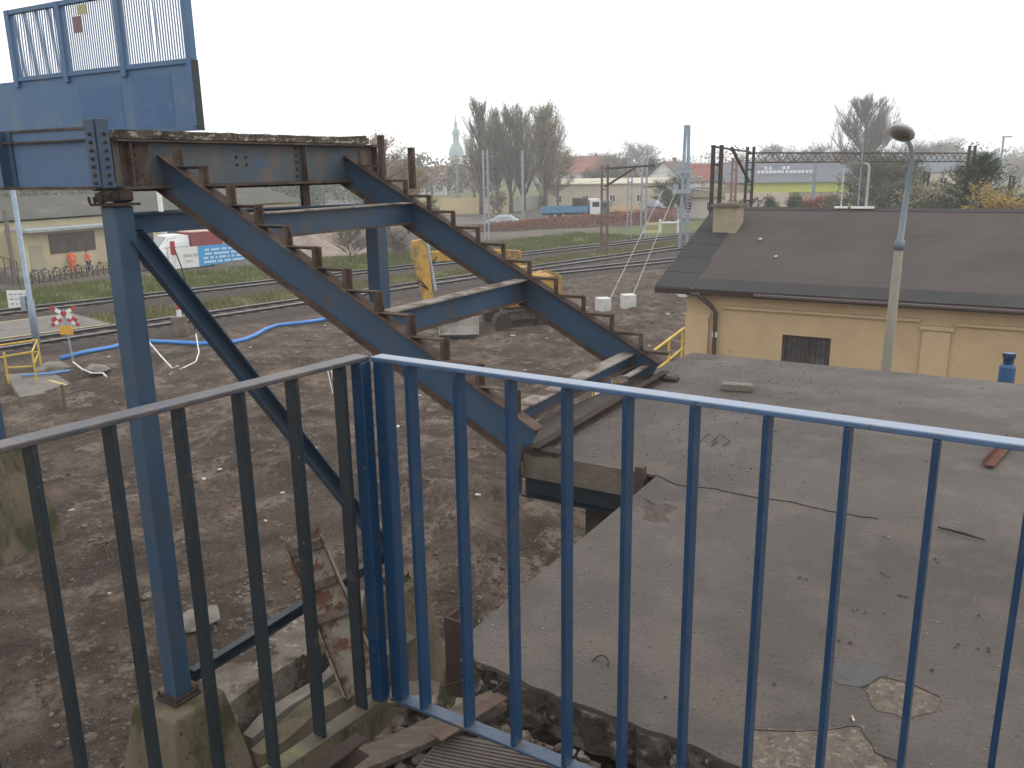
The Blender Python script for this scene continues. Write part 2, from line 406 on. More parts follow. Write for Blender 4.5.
n_ = 0
while n_ < 42000:
    n = random.choice((random.uniform(42.8, 46.7), random.uniform(51.8, 61.5), random.uniform(51.8, 61.5)))
    t = random.uniform(-62, 75)
    p = tn*n+td*t
    if p.y < 20 or abs(p.x)/p.y > .68: continue
    if n < 48 and (p-pp).dot(td) < .5: continue
    c = nz(p.x, p.y, .5, 3)
    if random.random() > .6+c: continue
    gr.k = 1 if (n < 48 and random.random() < .6) or random.random() < .3 else 0
    blade(gr, p.x, p.y, 0, random.uniform(.08, .30)*(1.2 if n > 50 else .9), .035); n_ += 1
tag(gr.build('grass', gms), 'rough green and dry grass on the strips beside the tracks', 'grass', kind='stuff')
# ------------------------------------------------------------ steel footbridge
UB = -6.54
br = thing('steel_footbridge', 'blue riveted steel footbridge end with rusty stair stringers still attached', 'footbridge', W(UB, 6.3, 0))
def bx(name, m, *a, parent=br, bevel=0, label=None):
    mb = MB(); mb.ubox(*a); return mb.build(name, m, parent, label, bevel=bevel)
# end girder along v
ge = MB(); ge.k = 0
ge.ubox(UB-.03, UB-.015, 4.66, 8.05, 7.10, 7.47)
ge.k = 1; ge.ubox(UB-.12, UB+.07, 4.66, 8.06, 7.465, 7.483); ge.ubox(UB-.12, UB+.07, 4.66, 8.06, 7.075, 7.098)
for b_ in (4.78, 6.86, 8.02): ge.ubox(UB-.012, UB+.06, b_-.006, b_+.006, 7.10, 7.46)
ge.k = 0
gi = ge.build('end_girder', [mat('stained_girder', (.045, .062, .075), (.075, .075, .075), 3, .6, .25, 30, c3=(.11, .075, .055), t3=(.52, .66), s3=3, c4=(.03, .07, .13), t4=(.58, .66), s4=5, stretch=(1, 1, .4)), rust], br)
for b_ in (4.86, 6.78, 5.98, 6.10):
    for k in range(5 if b_ in (4.86, 6.78) else 2): MB().lathe(W(UB-.016, b_, 7.15+k*.07 + (.12 if b_ in (5.98, 6.10) else 0)), [(.016, 0), (.015, .008), (.008, .014)], 8, U).build('rivet', rust_dk, gi)
pl = MB()
pl.ubox(UB-.014, UB-.008, 4.72, 5.0, 7.11, 7.45); pl.build('gusset_plate', rust, br)
# deck slab edge, flaky
dk = MB(); N = 220
for i in range(N):
    b0 = 4.70+(7.88-4.70)*i/N; b1 = 4.70+(7.88-4.70)*(i+1)/N
    e = .012*noise.noise(Vector((i*.11, 0, 0)))+.010*noise.noise(Vector((i*.45, 3, 0)))
    dk.ubox(-18, UB+.06+e, b0, b1, 7.49, 7.556+.008*noise.noise(Vector((i*.13, 9, 0)))+.003*random.random())
dk.build('deck', flaky, br)
cs_ = MB()   # corrugated soffit sheet under the deck: a scalloped lower edge below the girder
for i in range(66):
    b0 = 5.05+i*.042
    cs_.tube([W(UB-.16, b0, 7.068), W(UB-.9, b0, 7.068)], .021, 6)
cs_.build('corrugated_sheet', rust_dk, br)
# side girders along u
for b_ in (4.62, 8.06):
    sg = MB(); sg.k = 0; sg.ubox(-18.5, UB-.13, b_-.006, b_+.006, 7.10, 7.57)
    sg.k = 1
    sg.ubox(-18.5, UB-.13, b_-.08, b_+.06, 7.075, 7.10); sg.ubox(-18.5, UB-.13, b_-.05, b_+.03, 7.475, 7.49); sg.ubox(-18.5, UB-.13, b_-.02, b_+.02, 7.57, 7.59)
    sgo = sg.build('side_girder', [blue_pale, rust], br)
    for a in [-7.95-1.35*k for k in range(8)]:
        st = MB(); st.ubox(a-.06, a-.045, b_-.09, b_-.008, 7.10, 7.58); st.ubox(a-.06, a+.05, b_-.022, b_-.008, 7.10, 7.58); st.build('stiffener', blue, sgo)
cp = MB(); cp.ubox(UB-.13, UB+.0, 4.50, 4.512, 7.10, 7.64); cp.ubox(UB-.10, UB+.05, 4.512, 4.60, 7.09, 7.64)
cpo = cp.build('corner_post', blue, br, bevel=.004)
for k in range(7):
    MB().lathe(W(UB+.05, 4.555, 7.13+k*.065), [(.016, 0), (.015, .01), (.008, .02)], 8, U).build('bolt', rust_dk, cpo)
    MB().lathe(W(UB-.06, 4.50, 7.13+k*.065), [(.016, 0), (.015, .01), (.008, .02)], 8, -V).build('bolt', rust_dk, cpo)
# bearing on top of the first post
be = MB(); be.ubox(UB-.14, UB+.14, 4.47, 4.75, 6.945, 6.965)
for k in range(9): be.obox(W(UB+random.uniform(-.1, .1), 4.6+random.uniform(-.1, .1), 7.02), U*random.uniform(.02, .07)+Z*.01, V*random.uniform(.02, .06), Z*random.uniform(.03, .045))
for k in range(3): be.tube([W(UB-.12+k*.07, 4.46, 6.965), W(UB-.12+k*.07, 4.455, 7.02)], .012, 6)
be.build('bearing', rust_dk, br)
hg = MB()
hg.ubox(UB-.05, UB+.03, 5.30, 5.38, 6.88, 7.07)
for k in range(2): hg.tube([W(UB, 5.3, 6.93+k*.08), W(UB, 5.18, 6.96+k*.08)], .012, 6)
hg.ubox(UB-.04, UB+.0, 6.83, 6.93, 6.7, 7.07); hg.build('hanger', rust_dk, br)
# posts
def post(a, b_, z0, z1, name='post'):
    p = MB(); p.ubox(a-.092, a+.092, b_-.092, b_+.092, z0+.05, z1); po = p.build(name, blue, br, bevel=.012)
    q_ = MB(); q_.ubox(a-.15, a+.15, b_-.15, b_+.15, z0, z0+.025); q_.ubox(a-.12, a+.12, b_-.12, b_+.12, z0+.026, z0+.049)
    for sx in (-1, 1):
        for sy in (-1, 1): q_.tube([W(a+sx*.125, b_+sy*.125, z0), W(a+sx*.125, b_+sy*.125, z0+.09)], .014, 6)
    q_.build('base_plate', rust_dk, po); return po
post(UB, 4.62, 2.26, 6.94); post(UB, 8.0, 1.97, 7.05); post(-16.7, 8.6, 2.1, 7.05); post(-16.7, 4.8, 2.1, 7.05)
tb = MB(); tb.k = 0; tb.ext(IP(.12, .17, .012, .012), W(UB, 4.72, 6.79), W(UB, 7.9, 6.74)); tb.build('tie_beam', blue, br)
MB().ext(IP(.12, .17, .012, .012), W(-16.7, 4.9, 6.5), W(-16.7, 8.5, 6.5)).build('tie_beam', blue, br)
dg = MB(); dg.ext(CP(.10, .16, .012), W(UB+.02, 4.70, 6.70), W(UB+.02, 7.9, 2.35), V); dg.build('diagonal_brace', blue, br)
MB().ext(CP(.10, .14, .012), W(-16.7, 8.5, 3.6), W(-16.7, 5.0, 2.5), V).build('diagonal_brace', blue, br)
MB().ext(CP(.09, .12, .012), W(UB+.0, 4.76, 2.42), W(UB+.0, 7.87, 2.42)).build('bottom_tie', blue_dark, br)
# stair stringers
SL = (5.40-7.36)/(-2.84+6.54)
def zs(a): return 7.36+SL*(a+6.54)      # upper edge of the stringer
dS = (U+Z*SL).normalized(); nS = V.cross(dS).normalized(); nS = nS if nS.z > 0 else -nS
HS = .315
for b_ in (5.14, 7.57):
    sgn = 1 if b_ < 6 else -1
    s_ = MB(); a0, a1 = UB+.0, -2.80
    p = W(a0, b_, zs(a0))-nS*(HS/2); q_ = W(a1, b_, zs(a1))-nS*(HS/2)
    w = .10
    s_.k = 1
    for o_ in (-.012, .012): s_.ext([(o_-.004, HS/2-.036), (o_+.004, HS/2-.036), (o_+.004, HS/2-.0135), (o_-.004, HS/2-.0135)], p, q_, nS); s_.ext([(o_-.004, -HS/2+.0135), (o_+.004, -HS/2+.0135), (o_+.004, -HS/2+.036), (o_-.004, -HS/2+.036)], p, q_, nS)
    s_.k = 0; s_.ext([(-.006, -HS/2+.014), (.006, -HS/2+.014), (.006, HS/2-.014), (-.006, HS/2-.014)], p, q_, nS)
    s_.k = 1; s_.ext([(-.06, HS/2-.013), (.06, HS/2-.013), (.06, HS/2), (-.06, HS/2)], p, q_, nS); s_.ext([(-.05, -HS/2), (.05, -HS/2), (.05, -HS/2+.013), (-.05, -HS/2+.013)], p, q_, nS)
    so_ = s_.build('stringer', [blue, rust], br)
    # zig-zag step brackets
    n0 = 12
    for k in range(n0):
        a = -6.33+.305*k; zb = zs(a)+.0; an = a+.305; zn = zs(an)
        bk = MB()
        bk.ubox(a-.030, a+.010, b_-.010+.03*sgn, b_+.0+.03*sgn, zb-.01, zs(a-.305)+.008 if k else zb+.16)
        bk.ubox(a-.034, a-.026, b_-.04, b_+.04, zb, zs(a-.305) if k else zb+.16)
        if not (k == n0-1 and b_ < 6): bk.ubox(a-.022, an-.036, b_-.04, b_+.04, zb+.002, zb+.010); bk.ubox(a+.02, an-.036, b_+.03*sgn-.012, b_+.03*sgn, zb-.016, zb+.001)
        bt = bk.build('step_bracket', rust, so_)
    pt = MB(); pt.ubox(-2.9, -2.62, b_-.05, b_+.05, 5.20, 5.235); pt.build('foot_plate', rust_dk, so_)
# handrail stubs
for a, z0, z1, b_ in ((-6.13, 7.14, 7.57, 7.66), (-5.72, 7.0, 7.43, 7.66)):
    MB().ubox(a-.035, a+.035, b_-.02, b_+.02, z0, z1).build('railing_stub', rust, br)
# cross beams between the stringers
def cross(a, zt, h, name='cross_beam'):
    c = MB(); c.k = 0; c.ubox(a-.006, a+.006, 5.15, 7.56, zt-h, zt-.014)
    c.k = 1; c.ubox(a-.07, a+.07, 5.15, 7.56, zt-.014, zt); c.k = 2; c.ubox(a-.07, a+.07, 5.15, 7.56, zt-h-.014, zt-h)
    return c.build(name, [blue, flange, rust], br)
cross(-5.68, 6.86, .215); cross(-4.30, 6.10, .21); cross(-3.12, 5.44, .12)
bm = MB(); bm.k = 0; bm.ext(IP(.07, .06, .010, .008), W(-2.80, 5.05, 5.235), W(-2.78, 7.68, 5.24)); bm.build('bottom_channel', rust_dk, br)
MB().ubox(-2.95, -2.89, 7.0, 7.8, 5.33, 5.345).build('loose_plank', flange, br)
# noise screen on the bridge
sc = thing('bridge_screen', 'tall blue protective screen with slatted upper panels above the footbridge girder', 'screen', W(-7.5, 5.32, 7.56))
vS = 5.32
pn = MB(); pn.ubox(-6.95-2.6, -6.26, vS-.004, vS+.004, 7.56, 8.12); pn.ubox(-15, -9.0-.56, vS-.004, vS+.004, 7.56, 8.06)
pn.build('solid_panel', blue_scr, sc)
for a0, a1, z0, z1 in ((-7.88, -7.24, 7.60, 8.0), (-7.10, -6.55, 7.60, 8.05)):
    MB().ubox(a0, a1, vS-.0062, vS-.0048, z0, z1).build('repainted_patch', blue_patch, sc)
edges = [-8.84, -8.02, -7.16, -6.27]
fr = MB()
for a in edges: fr.ubox(a-.035, a+.035, vS-.03, vS+.03, 7.6 if a > -6.5 else 8.06, 8.78)
for z in (8.135, 8.76): fr.ubox(-8.87, -6.24, vS-.025, vS+.025, z-.02, z+.02)
fr.build('screen_frame', blue_scr, sc)
slat_m = mat('screen_slat', (.16, .22, .33), (.11, .17, .27), 6, .5)
for k in range(3):
    a0, a1 = edges[k]+.04, edges[k+1]-.04; sl = MB(); n = 24
    for i in range(n):
        a = a0+(a1-a0)*(i+.5)/n; bend = 0
        if k == 2 and 11 <= i <= 12: bend = (.012 if i == 12 else -.010)
        if k == 0: bend = .02*noise.noise(Vector((i*.45, 1, 0))); 
        pts = []
        for j in range(7):
            t = j/6; pts.append(W(a+bend*math.sin(t*3.14)+(.01*math.sin(3*t+i) if k == 0 else 0), vS, 8.155+.585*t))
        for j in range(6): sl.beam(pts[j], pts[j+1], .006, .0125, U) if False else sl.ext([(-.0045, -.0045), (.0045, -.0045), (.0045, .0045), (-.0045, .0045)], pts[j], pts[j+1], U, cap=False)
    sl.build('slats', slat_m, sc)
stk = MB(); stk.ubox(-7.78, -7.66, vS-.035, vS-.03, 8.48, 8.62); stk.build('sticker', mat('faded_pink_sticker', (.25, .13, .12), (.2, .15, .16), 40, .7), sc)
stk = MB(); stk.ubox(-7.70, -7.56, vS-.035, vS-.03, 8.63, 8.71); stk.build('sticker', mat('pale_yellow_sticker', (.40, .38, .16), (.35, .36, .24), 30, .7), sc)
MB().ubox(-6.245, -6.222, vS-.03, vS+.03, 7.56, 8.14).build('edge_angle', blue_dark, sc)
# ------------------------------------------------------------ concrete piers and footing strips
def pier(a, b_, zt, top, bot, label):
    m = MB(); c = W(a, b_, 0)
    vs = [c+U*sx*bot+V*sy*bot+Z*-.3 for sx, sy in ((-1, -1), (1, -1), (1, 1), (-1, 1))]+[c+U*sx*top+V*sy*top+Z*zt for sx, sy in ((-1, -1), (1, -1), (1, 1), (-1, 1))]
    m.add(vs, [(3, 2, 1, 0), (4, 5, 6, 7), (0, 1, 5, 4), (1, 2, 6, 5), (2, 3, 7, 6), (3, 0, 4, 7)])
    o = m.build('concrete_pier', conc_moss, origin=c, bevel=.03)
    return tag(o, label, 'pier', 'concrete piers under the bridge posts')
pier(UB, 4.62, 2.255, .30, .72, 'mossy tapered concrete pier under the nearest left bridge post')
pier(UB, 8.0, 1.965, .28, .60, 'mossy tapered concrete pier under the bridge post behind the railing corner')
pier(-16.7, 8.6, 2.095, .30, .72, 'tapered concrete pier under the farther blue post at the left edge')
pier(-16.7, 4.8, 2.095, .34, 1.0, 'tapered concrete pier just beyond the left edge of the view')
def wall_strip(a0, a1, b0, b1, zt, m, label, n=40, top=None):
    mb = MB(); rows = []
    for i in range(n+1):
        b_ = b0+(b1-b0)*i/n; j0 = .10*noise.noise(Vector((b_*1.9, a0, 1))); j1 = .10*noise.noise(Vector((b_*1.5, a1, 5))); jz = .05*noise.noise(Vector((b_*1.1, a0, 9)))
        rows.append([W(a0+j0, b_, -.2), W(a0+j0, b_, zt+jz), W((a0+a1)/2, b_, zt+jz+.07*noise.noise(Vector((b_*3, 4, 4)))), W(a1+j1, b_, zt+jz), W(a1+j1, b_, -.2)])
    vs = [p for r in rows for p in r]; fs = []
    for i in range(n):
        for k in range(4): fs.append((i*5+k, (i+1)*5+k, (i+1)*5+k+1, i*5+k+1))
    fs += [(0, 1, 2, 3, 4), tuple(n*5+k for k in (4, 3, 2, 1, 0))]
    mb.add(vs, fs); return tag(mb.build('footing_wall', m, origin=W(a0, b0, 0)), label, 'footing wall')
wall_strip(-7.6, -6.92, 4.9, 8.2, 1.5, mat('dusty_pale_rubble', (.27, .235, .19), (.17, .14, .11), 3, .95, 1, 14, c3=(.09, .07, .052), t3=(.48, .58), s3=2.2, c4=(.36, .33, .29), t4=(.60, .66), s4=7, bdist=.06), 'broad pale concrete footing strip topped with rubble beside the bridge tie')
wall_strip(-6.62, -6.45, 5.35, 7.4, 1.35, conc, 'narrow grey concrete ledge between the pale footing and the mossy wall')
wall_strip(-6.2, -5.95, 5.1, 7.6, 1.5, conc_moss, 'mossy green concrete wall nearest the railing corner')
# ------------------------------------------------------------ concrete landing slab
slab_m = mat('worn_screed', (.100, .082, .072), (.074, .064, .059), .9, .74, 1.0, 42, c3=(.120, .098, .085), t3=(.46, .60), s3=1.9, c4=(.046, .037, .030), t4=(.57, .72), s4=52, rvar=.14, bdist=.02, spec=.28)
sl_ = thing('landing_slab', 'large grey-brown concrete landing slab with a square notch and a crumbling near edge', 'concrete slab', W(-.5, 5, 5.2))
ZT = 5.2
near = []
pa = [(-1.90, 2.78), (-1.75, 2.66), (-1.47, 2.60), (-1.15, 2.58), (-.85, 2.57), (-.59, 2.53), (-.2, 2.5), (.6, 2.46), (1.8, 2.4)]
for (a, b_), (a2, b2) in zip(pa, pa[1:]):
    n = max(2, int((a2-a)/.03))
    for i in range(n):
        t = i/n; x = a+(a2-a)*t; near.append((x, b_+(b2-b_)*t+.022*noise.noise(Vector((x*9, 0, 3)))+.035*noise.noise(Vector((x*3, 0, 7)))))
near.append((1.8, 2.4))
outer = near+[(1.8, 8.9), (-2.92, 8.9), (-3.2, 5.75), (-2.95, 5.08), (-1.88, 5.08)]
mb = MB()
mb.prism([W(a, b_, 0)[:2] for a, b_ in outer], ZT-.02, ZT)
mb.build('screed', slab_m, sl_)
core_m = mat('crumbling_concrete', (.15, .13, .11), (.07, .055, .045), 14, .95, 1.0, 40, c3=(.24, .21, .17), t3=(.52, .62), s3=9, bdist=.05)
core = [(a, b_-.004+.05*noise.noise(Vector((a*14, 2, 0)))+.03*noise.noise(Vector((a*45, 2, 0)))) for a, b_ in near]+[(1.79, 8.89), (-2.90, 8.89), (-3.15, 5.77), (-2.92, 5.10), (-1.87, 5.10)]
MB().prism([W(a, b_, 0)[:2] for a, b_ in core], ZT-.19, ZT-.022).build('slab_core', core_m, sl_)
fc = MB(); fc.ubox(-2.90, -1.95, 5.075, 5.095, ZT-.185, ZT-.01); fc.build('notch_fascia', mat('fascia_concrete', (.15, .125, .10), (.09, .075, .062), 5, .95, .6, 30), sl_)
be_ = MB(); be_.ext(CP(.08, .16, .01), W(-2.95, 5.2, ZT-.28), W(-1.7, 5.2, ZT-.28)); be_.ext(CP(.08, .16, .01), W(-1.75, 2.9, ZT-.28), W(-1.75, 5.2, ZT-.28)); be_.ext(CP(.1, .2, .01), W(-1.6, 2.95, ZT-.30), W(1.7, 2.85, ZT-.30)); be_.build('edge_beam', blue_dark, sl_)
# support walls below
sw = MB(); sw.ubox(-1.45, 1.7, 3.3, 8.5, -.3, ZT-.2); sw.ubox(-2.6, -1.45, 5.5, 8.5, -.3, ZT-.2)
sw.build('support_wall', mat('shade_dark_wall', (.07, .06, .05), (.04, .035, .03), 2, .95, .5), sl_)  # wall colour darkened to paint in the shade under the slab
for a, b_, z0, z1 in ((-2.93, 5.0, 4.9, 5.27), (-1.98, 5.02, 4.85, 5.26)):
    MB().ubox(a-.03, a+.03, b_-.008, b_+.05, z0, z1).build('upright_angle', rust, sl_)
ap = MB(); ap.ubox(-2.02, -1.90, 2.80, 2.815, 4.86, 5.25); ap.ubox(-2.02, -2.005, 2.815, 2.9, 4.86, 5.25); ap.build('end_plate', rust_dk, sl_)
# crack and expansion joint, worn patches
ck = MB(); pts = [(-1.88, 5.085), (-1.7, 4.97), (-1.5, 5.02), (-1.2, 5.0), (-1.0, 5.03), (-.76, 4.98), (-.5, 5.0)]
CKP = pts
def blob(pts, z0, z1, m, name, seed=0, wob=.02):
    out_ = []
    n = len(pts)
    for i in range(n):
        a, b_ = pts[i]; a2, b2 = pts[(i+1) % n]
        for k in range(8):
            t = k/8; x, y = a+(a2-a)*t, b_+(b2-b_)*t
            x += wob*noise.noise(Vector((x*14, y*14, seed))); y += wob*noise.noise(Vector((x*14, y*14, seed+9)))
            out_.append(W(x, y, 0)[:2])
    return MB().prism(out_, z0, z1).build(name, m, sl_)
patch_m = mat('exposed_aggregate', (.165, .135, .108), (.10, .082, .066), 22, .95, .9, 90, c3=(.22, .19, .16), t3=(.55, .62), s3=40, bdist=.012)
P_ = lambda x, y: (lambda q: (q.dot(U), q.dot(V)))(at(x, y, ZT))
blob([P_(862, 690), P_(880, 678), P_(905, 682), P_(945, 700), P_(935, 712), P_(905, 718), P_(878, 710)], ZT-.01, ZT+.003, patch_m, 'worn_patch', 1)
blob([P_(748, 728), P_(812, 730), P_(862, 725), P_(885, 765), P_(890, 800), P_(770, 800), P_(752, 765)], ZT-.01, ZT+.003, patch_m, 'worn_patch', 4)
blob([P_(830, 660), P_(870, 662), P_(885, 675), P_(865, 688), P_(835, 686)], ZT-.01, ZT+.002, mat('grey_skim_patch', (.092, .089, .088), (.078, .073, .071), 14, .85, .4, 40), 'skim_patch', 7, .03)
0 and blob([P_(470, 642), P_(665, 482), P_(668, 520), P_(655, 600), P_(610, 680), P_(520, 665)], ZT-.01, ZT+.0015, mat('damp_screed', (.112, .108, .108), (.095, .09, .088), 1.6, .42, .2, 60, c3=(.14, .128, .118), t3=(.5, .65), s3=1.2, c4=(.05, .045, .04), t4=(.68, .71), s4=22, rvar=.12, bdist=.008), 'damp_area', 2, .05)
blob([P_(640, 500), P_(676, 505), P_(674, 522), P_(645, 520)], ZT-.01, ZT+.001, mat('rust_stain', (.085, .058, .050), (.092, .078, .07), 9, .85, .6, 40, c3=(.06, .045, .04), t3=(.5, .6), s3=20), 'rust_stain', 5, .10)
def jag(mb, pts, w, seed=0):
    P = []
    for a, c in zip(pts, pts[1:]):
        n = max(2, int((c-a).length/.02))
        for i in range(n):
            q = a.lerp(c, i/n); P.append(q+U*.016*noise.noise(Vector((q.x*16, q.y*16, seed)))+V*.016*noise.noise(Vector((q.x*16, q.y*16, seed+5))))
    P.append(pts[-1])
    for i in range(len(P)-1):
        mb.beam(P[i], P[i+1], w*(.35+1.0*abs(noise.noise(Vector((i*.35, seed, 0))))), .003)
ckm = MB()
for pts in ([(748, 730), (812, 731), (860, 726), (875, 752), (905, 765)], [(861, 689), (880, 677), (905, 681), (940, 697)]):
    jag(ckm, [at(*a, ZT+.004) for a in pts], .006, len(pts))
ckm.build('crack', rust_dk, sl_)
ck = MB(); jag(ck, [W(a, b_, ZT+.003) for a, b_ in CKP], .018, 3); ck.build('crack', rust_dk, sl_)
ce = MB()
for i in range(520):
    a = random.uniform(-1.88, .4); k = min(len(near)-1, max(0, min(range(len(near)), key=lambda j: abs(near[j][0]-a)))); r = random.choice((.008, .012, .018, .03))*random.uniform(.6, 1.3)
    ce.k = 0 if random.random() < .7 else 1
    ce.stone(W(a, near[k][1]+.005+random.uniform(0, .02), ZT-.02-random.random()*.16), r, .9)
ceo = ce.build('crumbled_edge', [core_m, conc], sl_); ceo['kind'] = 'stuff'
rbm = MB()
for k, (px_, py_) in enumerate([(602, 668), (470, 665), (500, 685), (560, 672), (672, 742), (730, 760)]):
    c = at(px_, py_, ZT-.03)
    if k == 0:
        rbm.tube([c+U*(.035*math.cos(t*.5))+V*(.035*math.sin(t*.5)-.02)+Z*(.03+.02*math.sin(t*.5)) for t in range(11)], .0035, 6)
    else:
        rbm.tube([c+V*.08, c-V*.03, c-V*.10+U*random.uniform(-.05, .05)-Z*.01, c-V*.13+U*random.uniform(-.1, .1)-Z*.06], .004, 6)
rbm.build('rebar', rust_dk, sl_)
# grit on the slab
gt = MB()
for i in range(3000):
    a = random.uniform(-2.9, 1.7); b_ = random.uniform(2.65, 8.85)
    if a < -1.86 and b_ < 5.15: continue
    if random.random() > .5+.9*nz(a, b_, 1.3, 4) : continue
    r = random.choice((.0015, .002, .003, .004, .006))*random.uniform(.6, 1.5)
    gt.k = 0 if random.random() < .75 else 1
    gt.stone(W(a, b_, ZT+.004+r*.2), r, .5)
for i in range(600):
    a = random.uniform(-2.95, -1.2); b_ = random.uniform(5.2, 8.8); r = random.uniform(.003, .009)
    gt.k = 0 if random.random() < .6 else 1
    gt.stone(W(a, b_, ZT+.002+r*.2), r, .5)
tag(gt.build('grit', [mat('dark_grit', (.05, .042, .038), rough=.9), mat('pale_grit', (.24, .21, .18), rough=.9)]), 'dark and pale grit scattered over the concrete landing slab', 'grit', kind='stuff')
lv = MB()
for px_, py_ in ((888, 575), (752, 560), (905, 595), (860, 610), (805, 577), (735, 412), (745, 418), (845, 640), (985, 650), (940, 560), (960, 645)):
    c = at(px_, py_, ZT+.006); 
    for k in range(3): lv.obox(c+U*random.uniform(-.03, .03)+V*random.uniform(-.03, .03), U*random.uniform(.003, .008), V*random.uniform(.002, .005), Z*.0015)
tag(lv.build('leaf_litter', rust_dk), 'dark bits of dead leaf lying on the concrete landing slab', 'leaf litter', kind='stuff')
c = at(737, 390, ZT+.001)
b_ = MB(); b_.obox(c+Z*.032, (U*.96+V*.2).normalized()*.135, (V*.96-U*.2).normalized()*.06, Z*.031)
tag(b_.build('loose_brick', mat('grey_brick', (.22, .20, .17), (.15, .135, .115), 25, .95, .8, 60), origin=c, bevel=.008), 'grey concrete brick lying alone on the far left of the landing slab', 'brick')
a0, a1 = at(988, 466, ZT+.02), at(1012, 440, ZT+.02)
b_ = MB(); b_.ext([(-.035, 0), (.035, 0), (.035, .006), (-.03, .006), (-.03, .04), (-.035, .04)], a0, a1)
tag(b_.build('scrap_angle', rust_red, origin=a0), 'short rusty angle iron lying on the slab behind the right handrail', 'angle iron')
a0 = at(852, 716, ZT+.004+.004)
b_ = MB(); dd = (U*.4-V*.9).normalized(); b_.k = 0; b_.tube([a0, a0+dd*.018], .0037, 10); b_.k = 1; b_.tube([a0+dd*.0181, a0+dd*.027], .0036, 10)
tag(b_.build('cigarette_butt', [mat('cigarette_filter', (.55, .33, .14)), white], origin=a0), 'crushed cigarette butt on the slab beside the pale worn patch', 'cigarette butt')
a0 = at(970, 535, ZT+.012); b_ = MB()
b_.tube([at(938, 527, ZT+.012), at(962, 533, ZT+.02), at(985, 540, ZT+.012)], [.006, .008, .004], 6)
tag(b_.build('dry_twig', rust_dk, origin=a0), 'dark dry twig lying on the slab between the last balusters on the right', 'twig')
b_ = MB()
for px_ in (720, 708): b_.tube([at(px_-8, 442, ZT+.008), at(px_, 434, ZT+.02), at(px_+10, 441, ZT+.012), at(px_+3, 446, ZT+.008)], .0035, 6)
tag(b_.build('bent_wire', rust_dk, origin=at(715, 440, ZT)), 'loops of dark bent wire on the slab behind the handrail', 'wire')
# ------------------------------------------------------------ viewing platform railing
def railing(name, label, p0, p1, m_top, m_bal, m_bot, ds, wtop=.044):
    t = thing(name, label, 'railing', W(*p0, 5.6), 'blue railing sections of the viewing platform') if False else thing(name, label, 'railing', W(*p0, 5.6))
    A, B = W(*p0, 0), W(*p1, 0); d = (B-A).normalized()
    ht = MB(); ht.beam(A+Z*6.724, B+Z*6.724, wtop, .012)
    h = ht.build('handrail', m_top, t, bevel=.0025)
    MB().beam(A+Z*5.714, B+Z*5.714, wtop, .010).build('bottom_rail', m_bot, t, bevel=.002)
    for s in ds:
        c = A+d*s; mb = MB(); sd_ = Vector((d.y, -d.x, 0))
        mb.obox(c+Z*6.2185, d*.0060, sd_*.0210, Z*.4985)
        mb.build('baluster', m_bal, t, bevel=.002)
    return t, d
cor = (-1.425, 1.70)
rgt = (1.55, 1.585)
L0 = math.hypot(rgt[0]-cor[0], rgt[1]-cor[1])
tr, dr = railing('platform_railing', 'blue railing section running right from the corner, in front of the concrete slab', (cor[0]+.012, cor[1]), rgt, mat('wet_blue_handrail', (.045, .095, .18), (.06, .12, .215), 10, .30, .08, 60, coat=.45, c3=(.07, .10, .16), t3=(.5, .62), s3=30, c4=(.03, .03, .05), t4=(.66, .7), s4=60, spec=.8), blue_rail, mat('scuffed_bottom_rail', (.030, .055, .10), (.05, .07, .10), 12, .36, .2, 60, c3=(.13, .10, .075), t3=(.56, .66), s3=8, rvar=.1), [.115+.1525*k for k in range(19)])
lf = (-1.60, .30)
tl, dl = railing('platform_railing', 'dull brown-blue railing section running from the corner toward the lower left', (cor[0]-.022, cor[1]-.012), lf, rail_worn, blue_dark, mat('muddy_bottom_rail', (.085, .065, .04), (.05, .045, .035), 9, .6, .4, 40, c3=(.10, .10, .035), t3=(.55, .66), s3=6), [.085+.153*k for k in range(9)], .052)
for (o, a, b_, m_, par) in (('rail_post', cor[0]+.034, cor[1], blue_rail, tr), ('rail_post', cor[0]-.012, cor[1]-.035, blue_rail, tl)):
    MB().ubox(a-.019, a+.019, b_-.019, b_+.019, 5.7195, 6.7175).build(o, m_, par, bevel=.003)
# platform edge frame and debris at our feet
pf_ = thing('platform_floor', 'steel-edged platform floor with broken boards in the railing corner', 'platform floor', W(-1, .8, 5.4))
fm = MB(); fm.ext(CP(.05, .06, .006, 1), W(-1.40, 1.52, 5.56), W(1.6, 1.40, 5.56)); fm.ext(CP(.05, .06, .006, -1), W(-1.52, 1.64, 5.56), W(-1.66, .2, 5.56)); fm.build('edge_channel', rust_dk, pf_)
wood = mat('weathered_wood', (.095, .075, .058), (.060, .047, .038), 5, .85, .5, 60, c3=(.12, .10, .08), t3=(.52, .64), s3=6, stretch=(1, 6, 1))
plates = mat('broken_board', (.095, .072, .058), (.055, .042, .034), 7, .85, .7, 45, c3=(.20, .17, .14), t3=(.56, .64), s3=9)
fl = MB(); fl.ubox(-1.75, 1.6, -1.5, 1.60, 5.24, 5.26); fl.ubox(-1.75, -1.0, 1.601, 2.25, 5.24, 5.26); fl.build('floor_deck', plates, pf_)
fp = MB()
for k in range(5): fp.ubox(-1.2+.001*k, 1.5, 1.22-.14*k, 1.35-.14*k, 5.265, 5.29)
fp.build('floor_boards', wood, pf_)
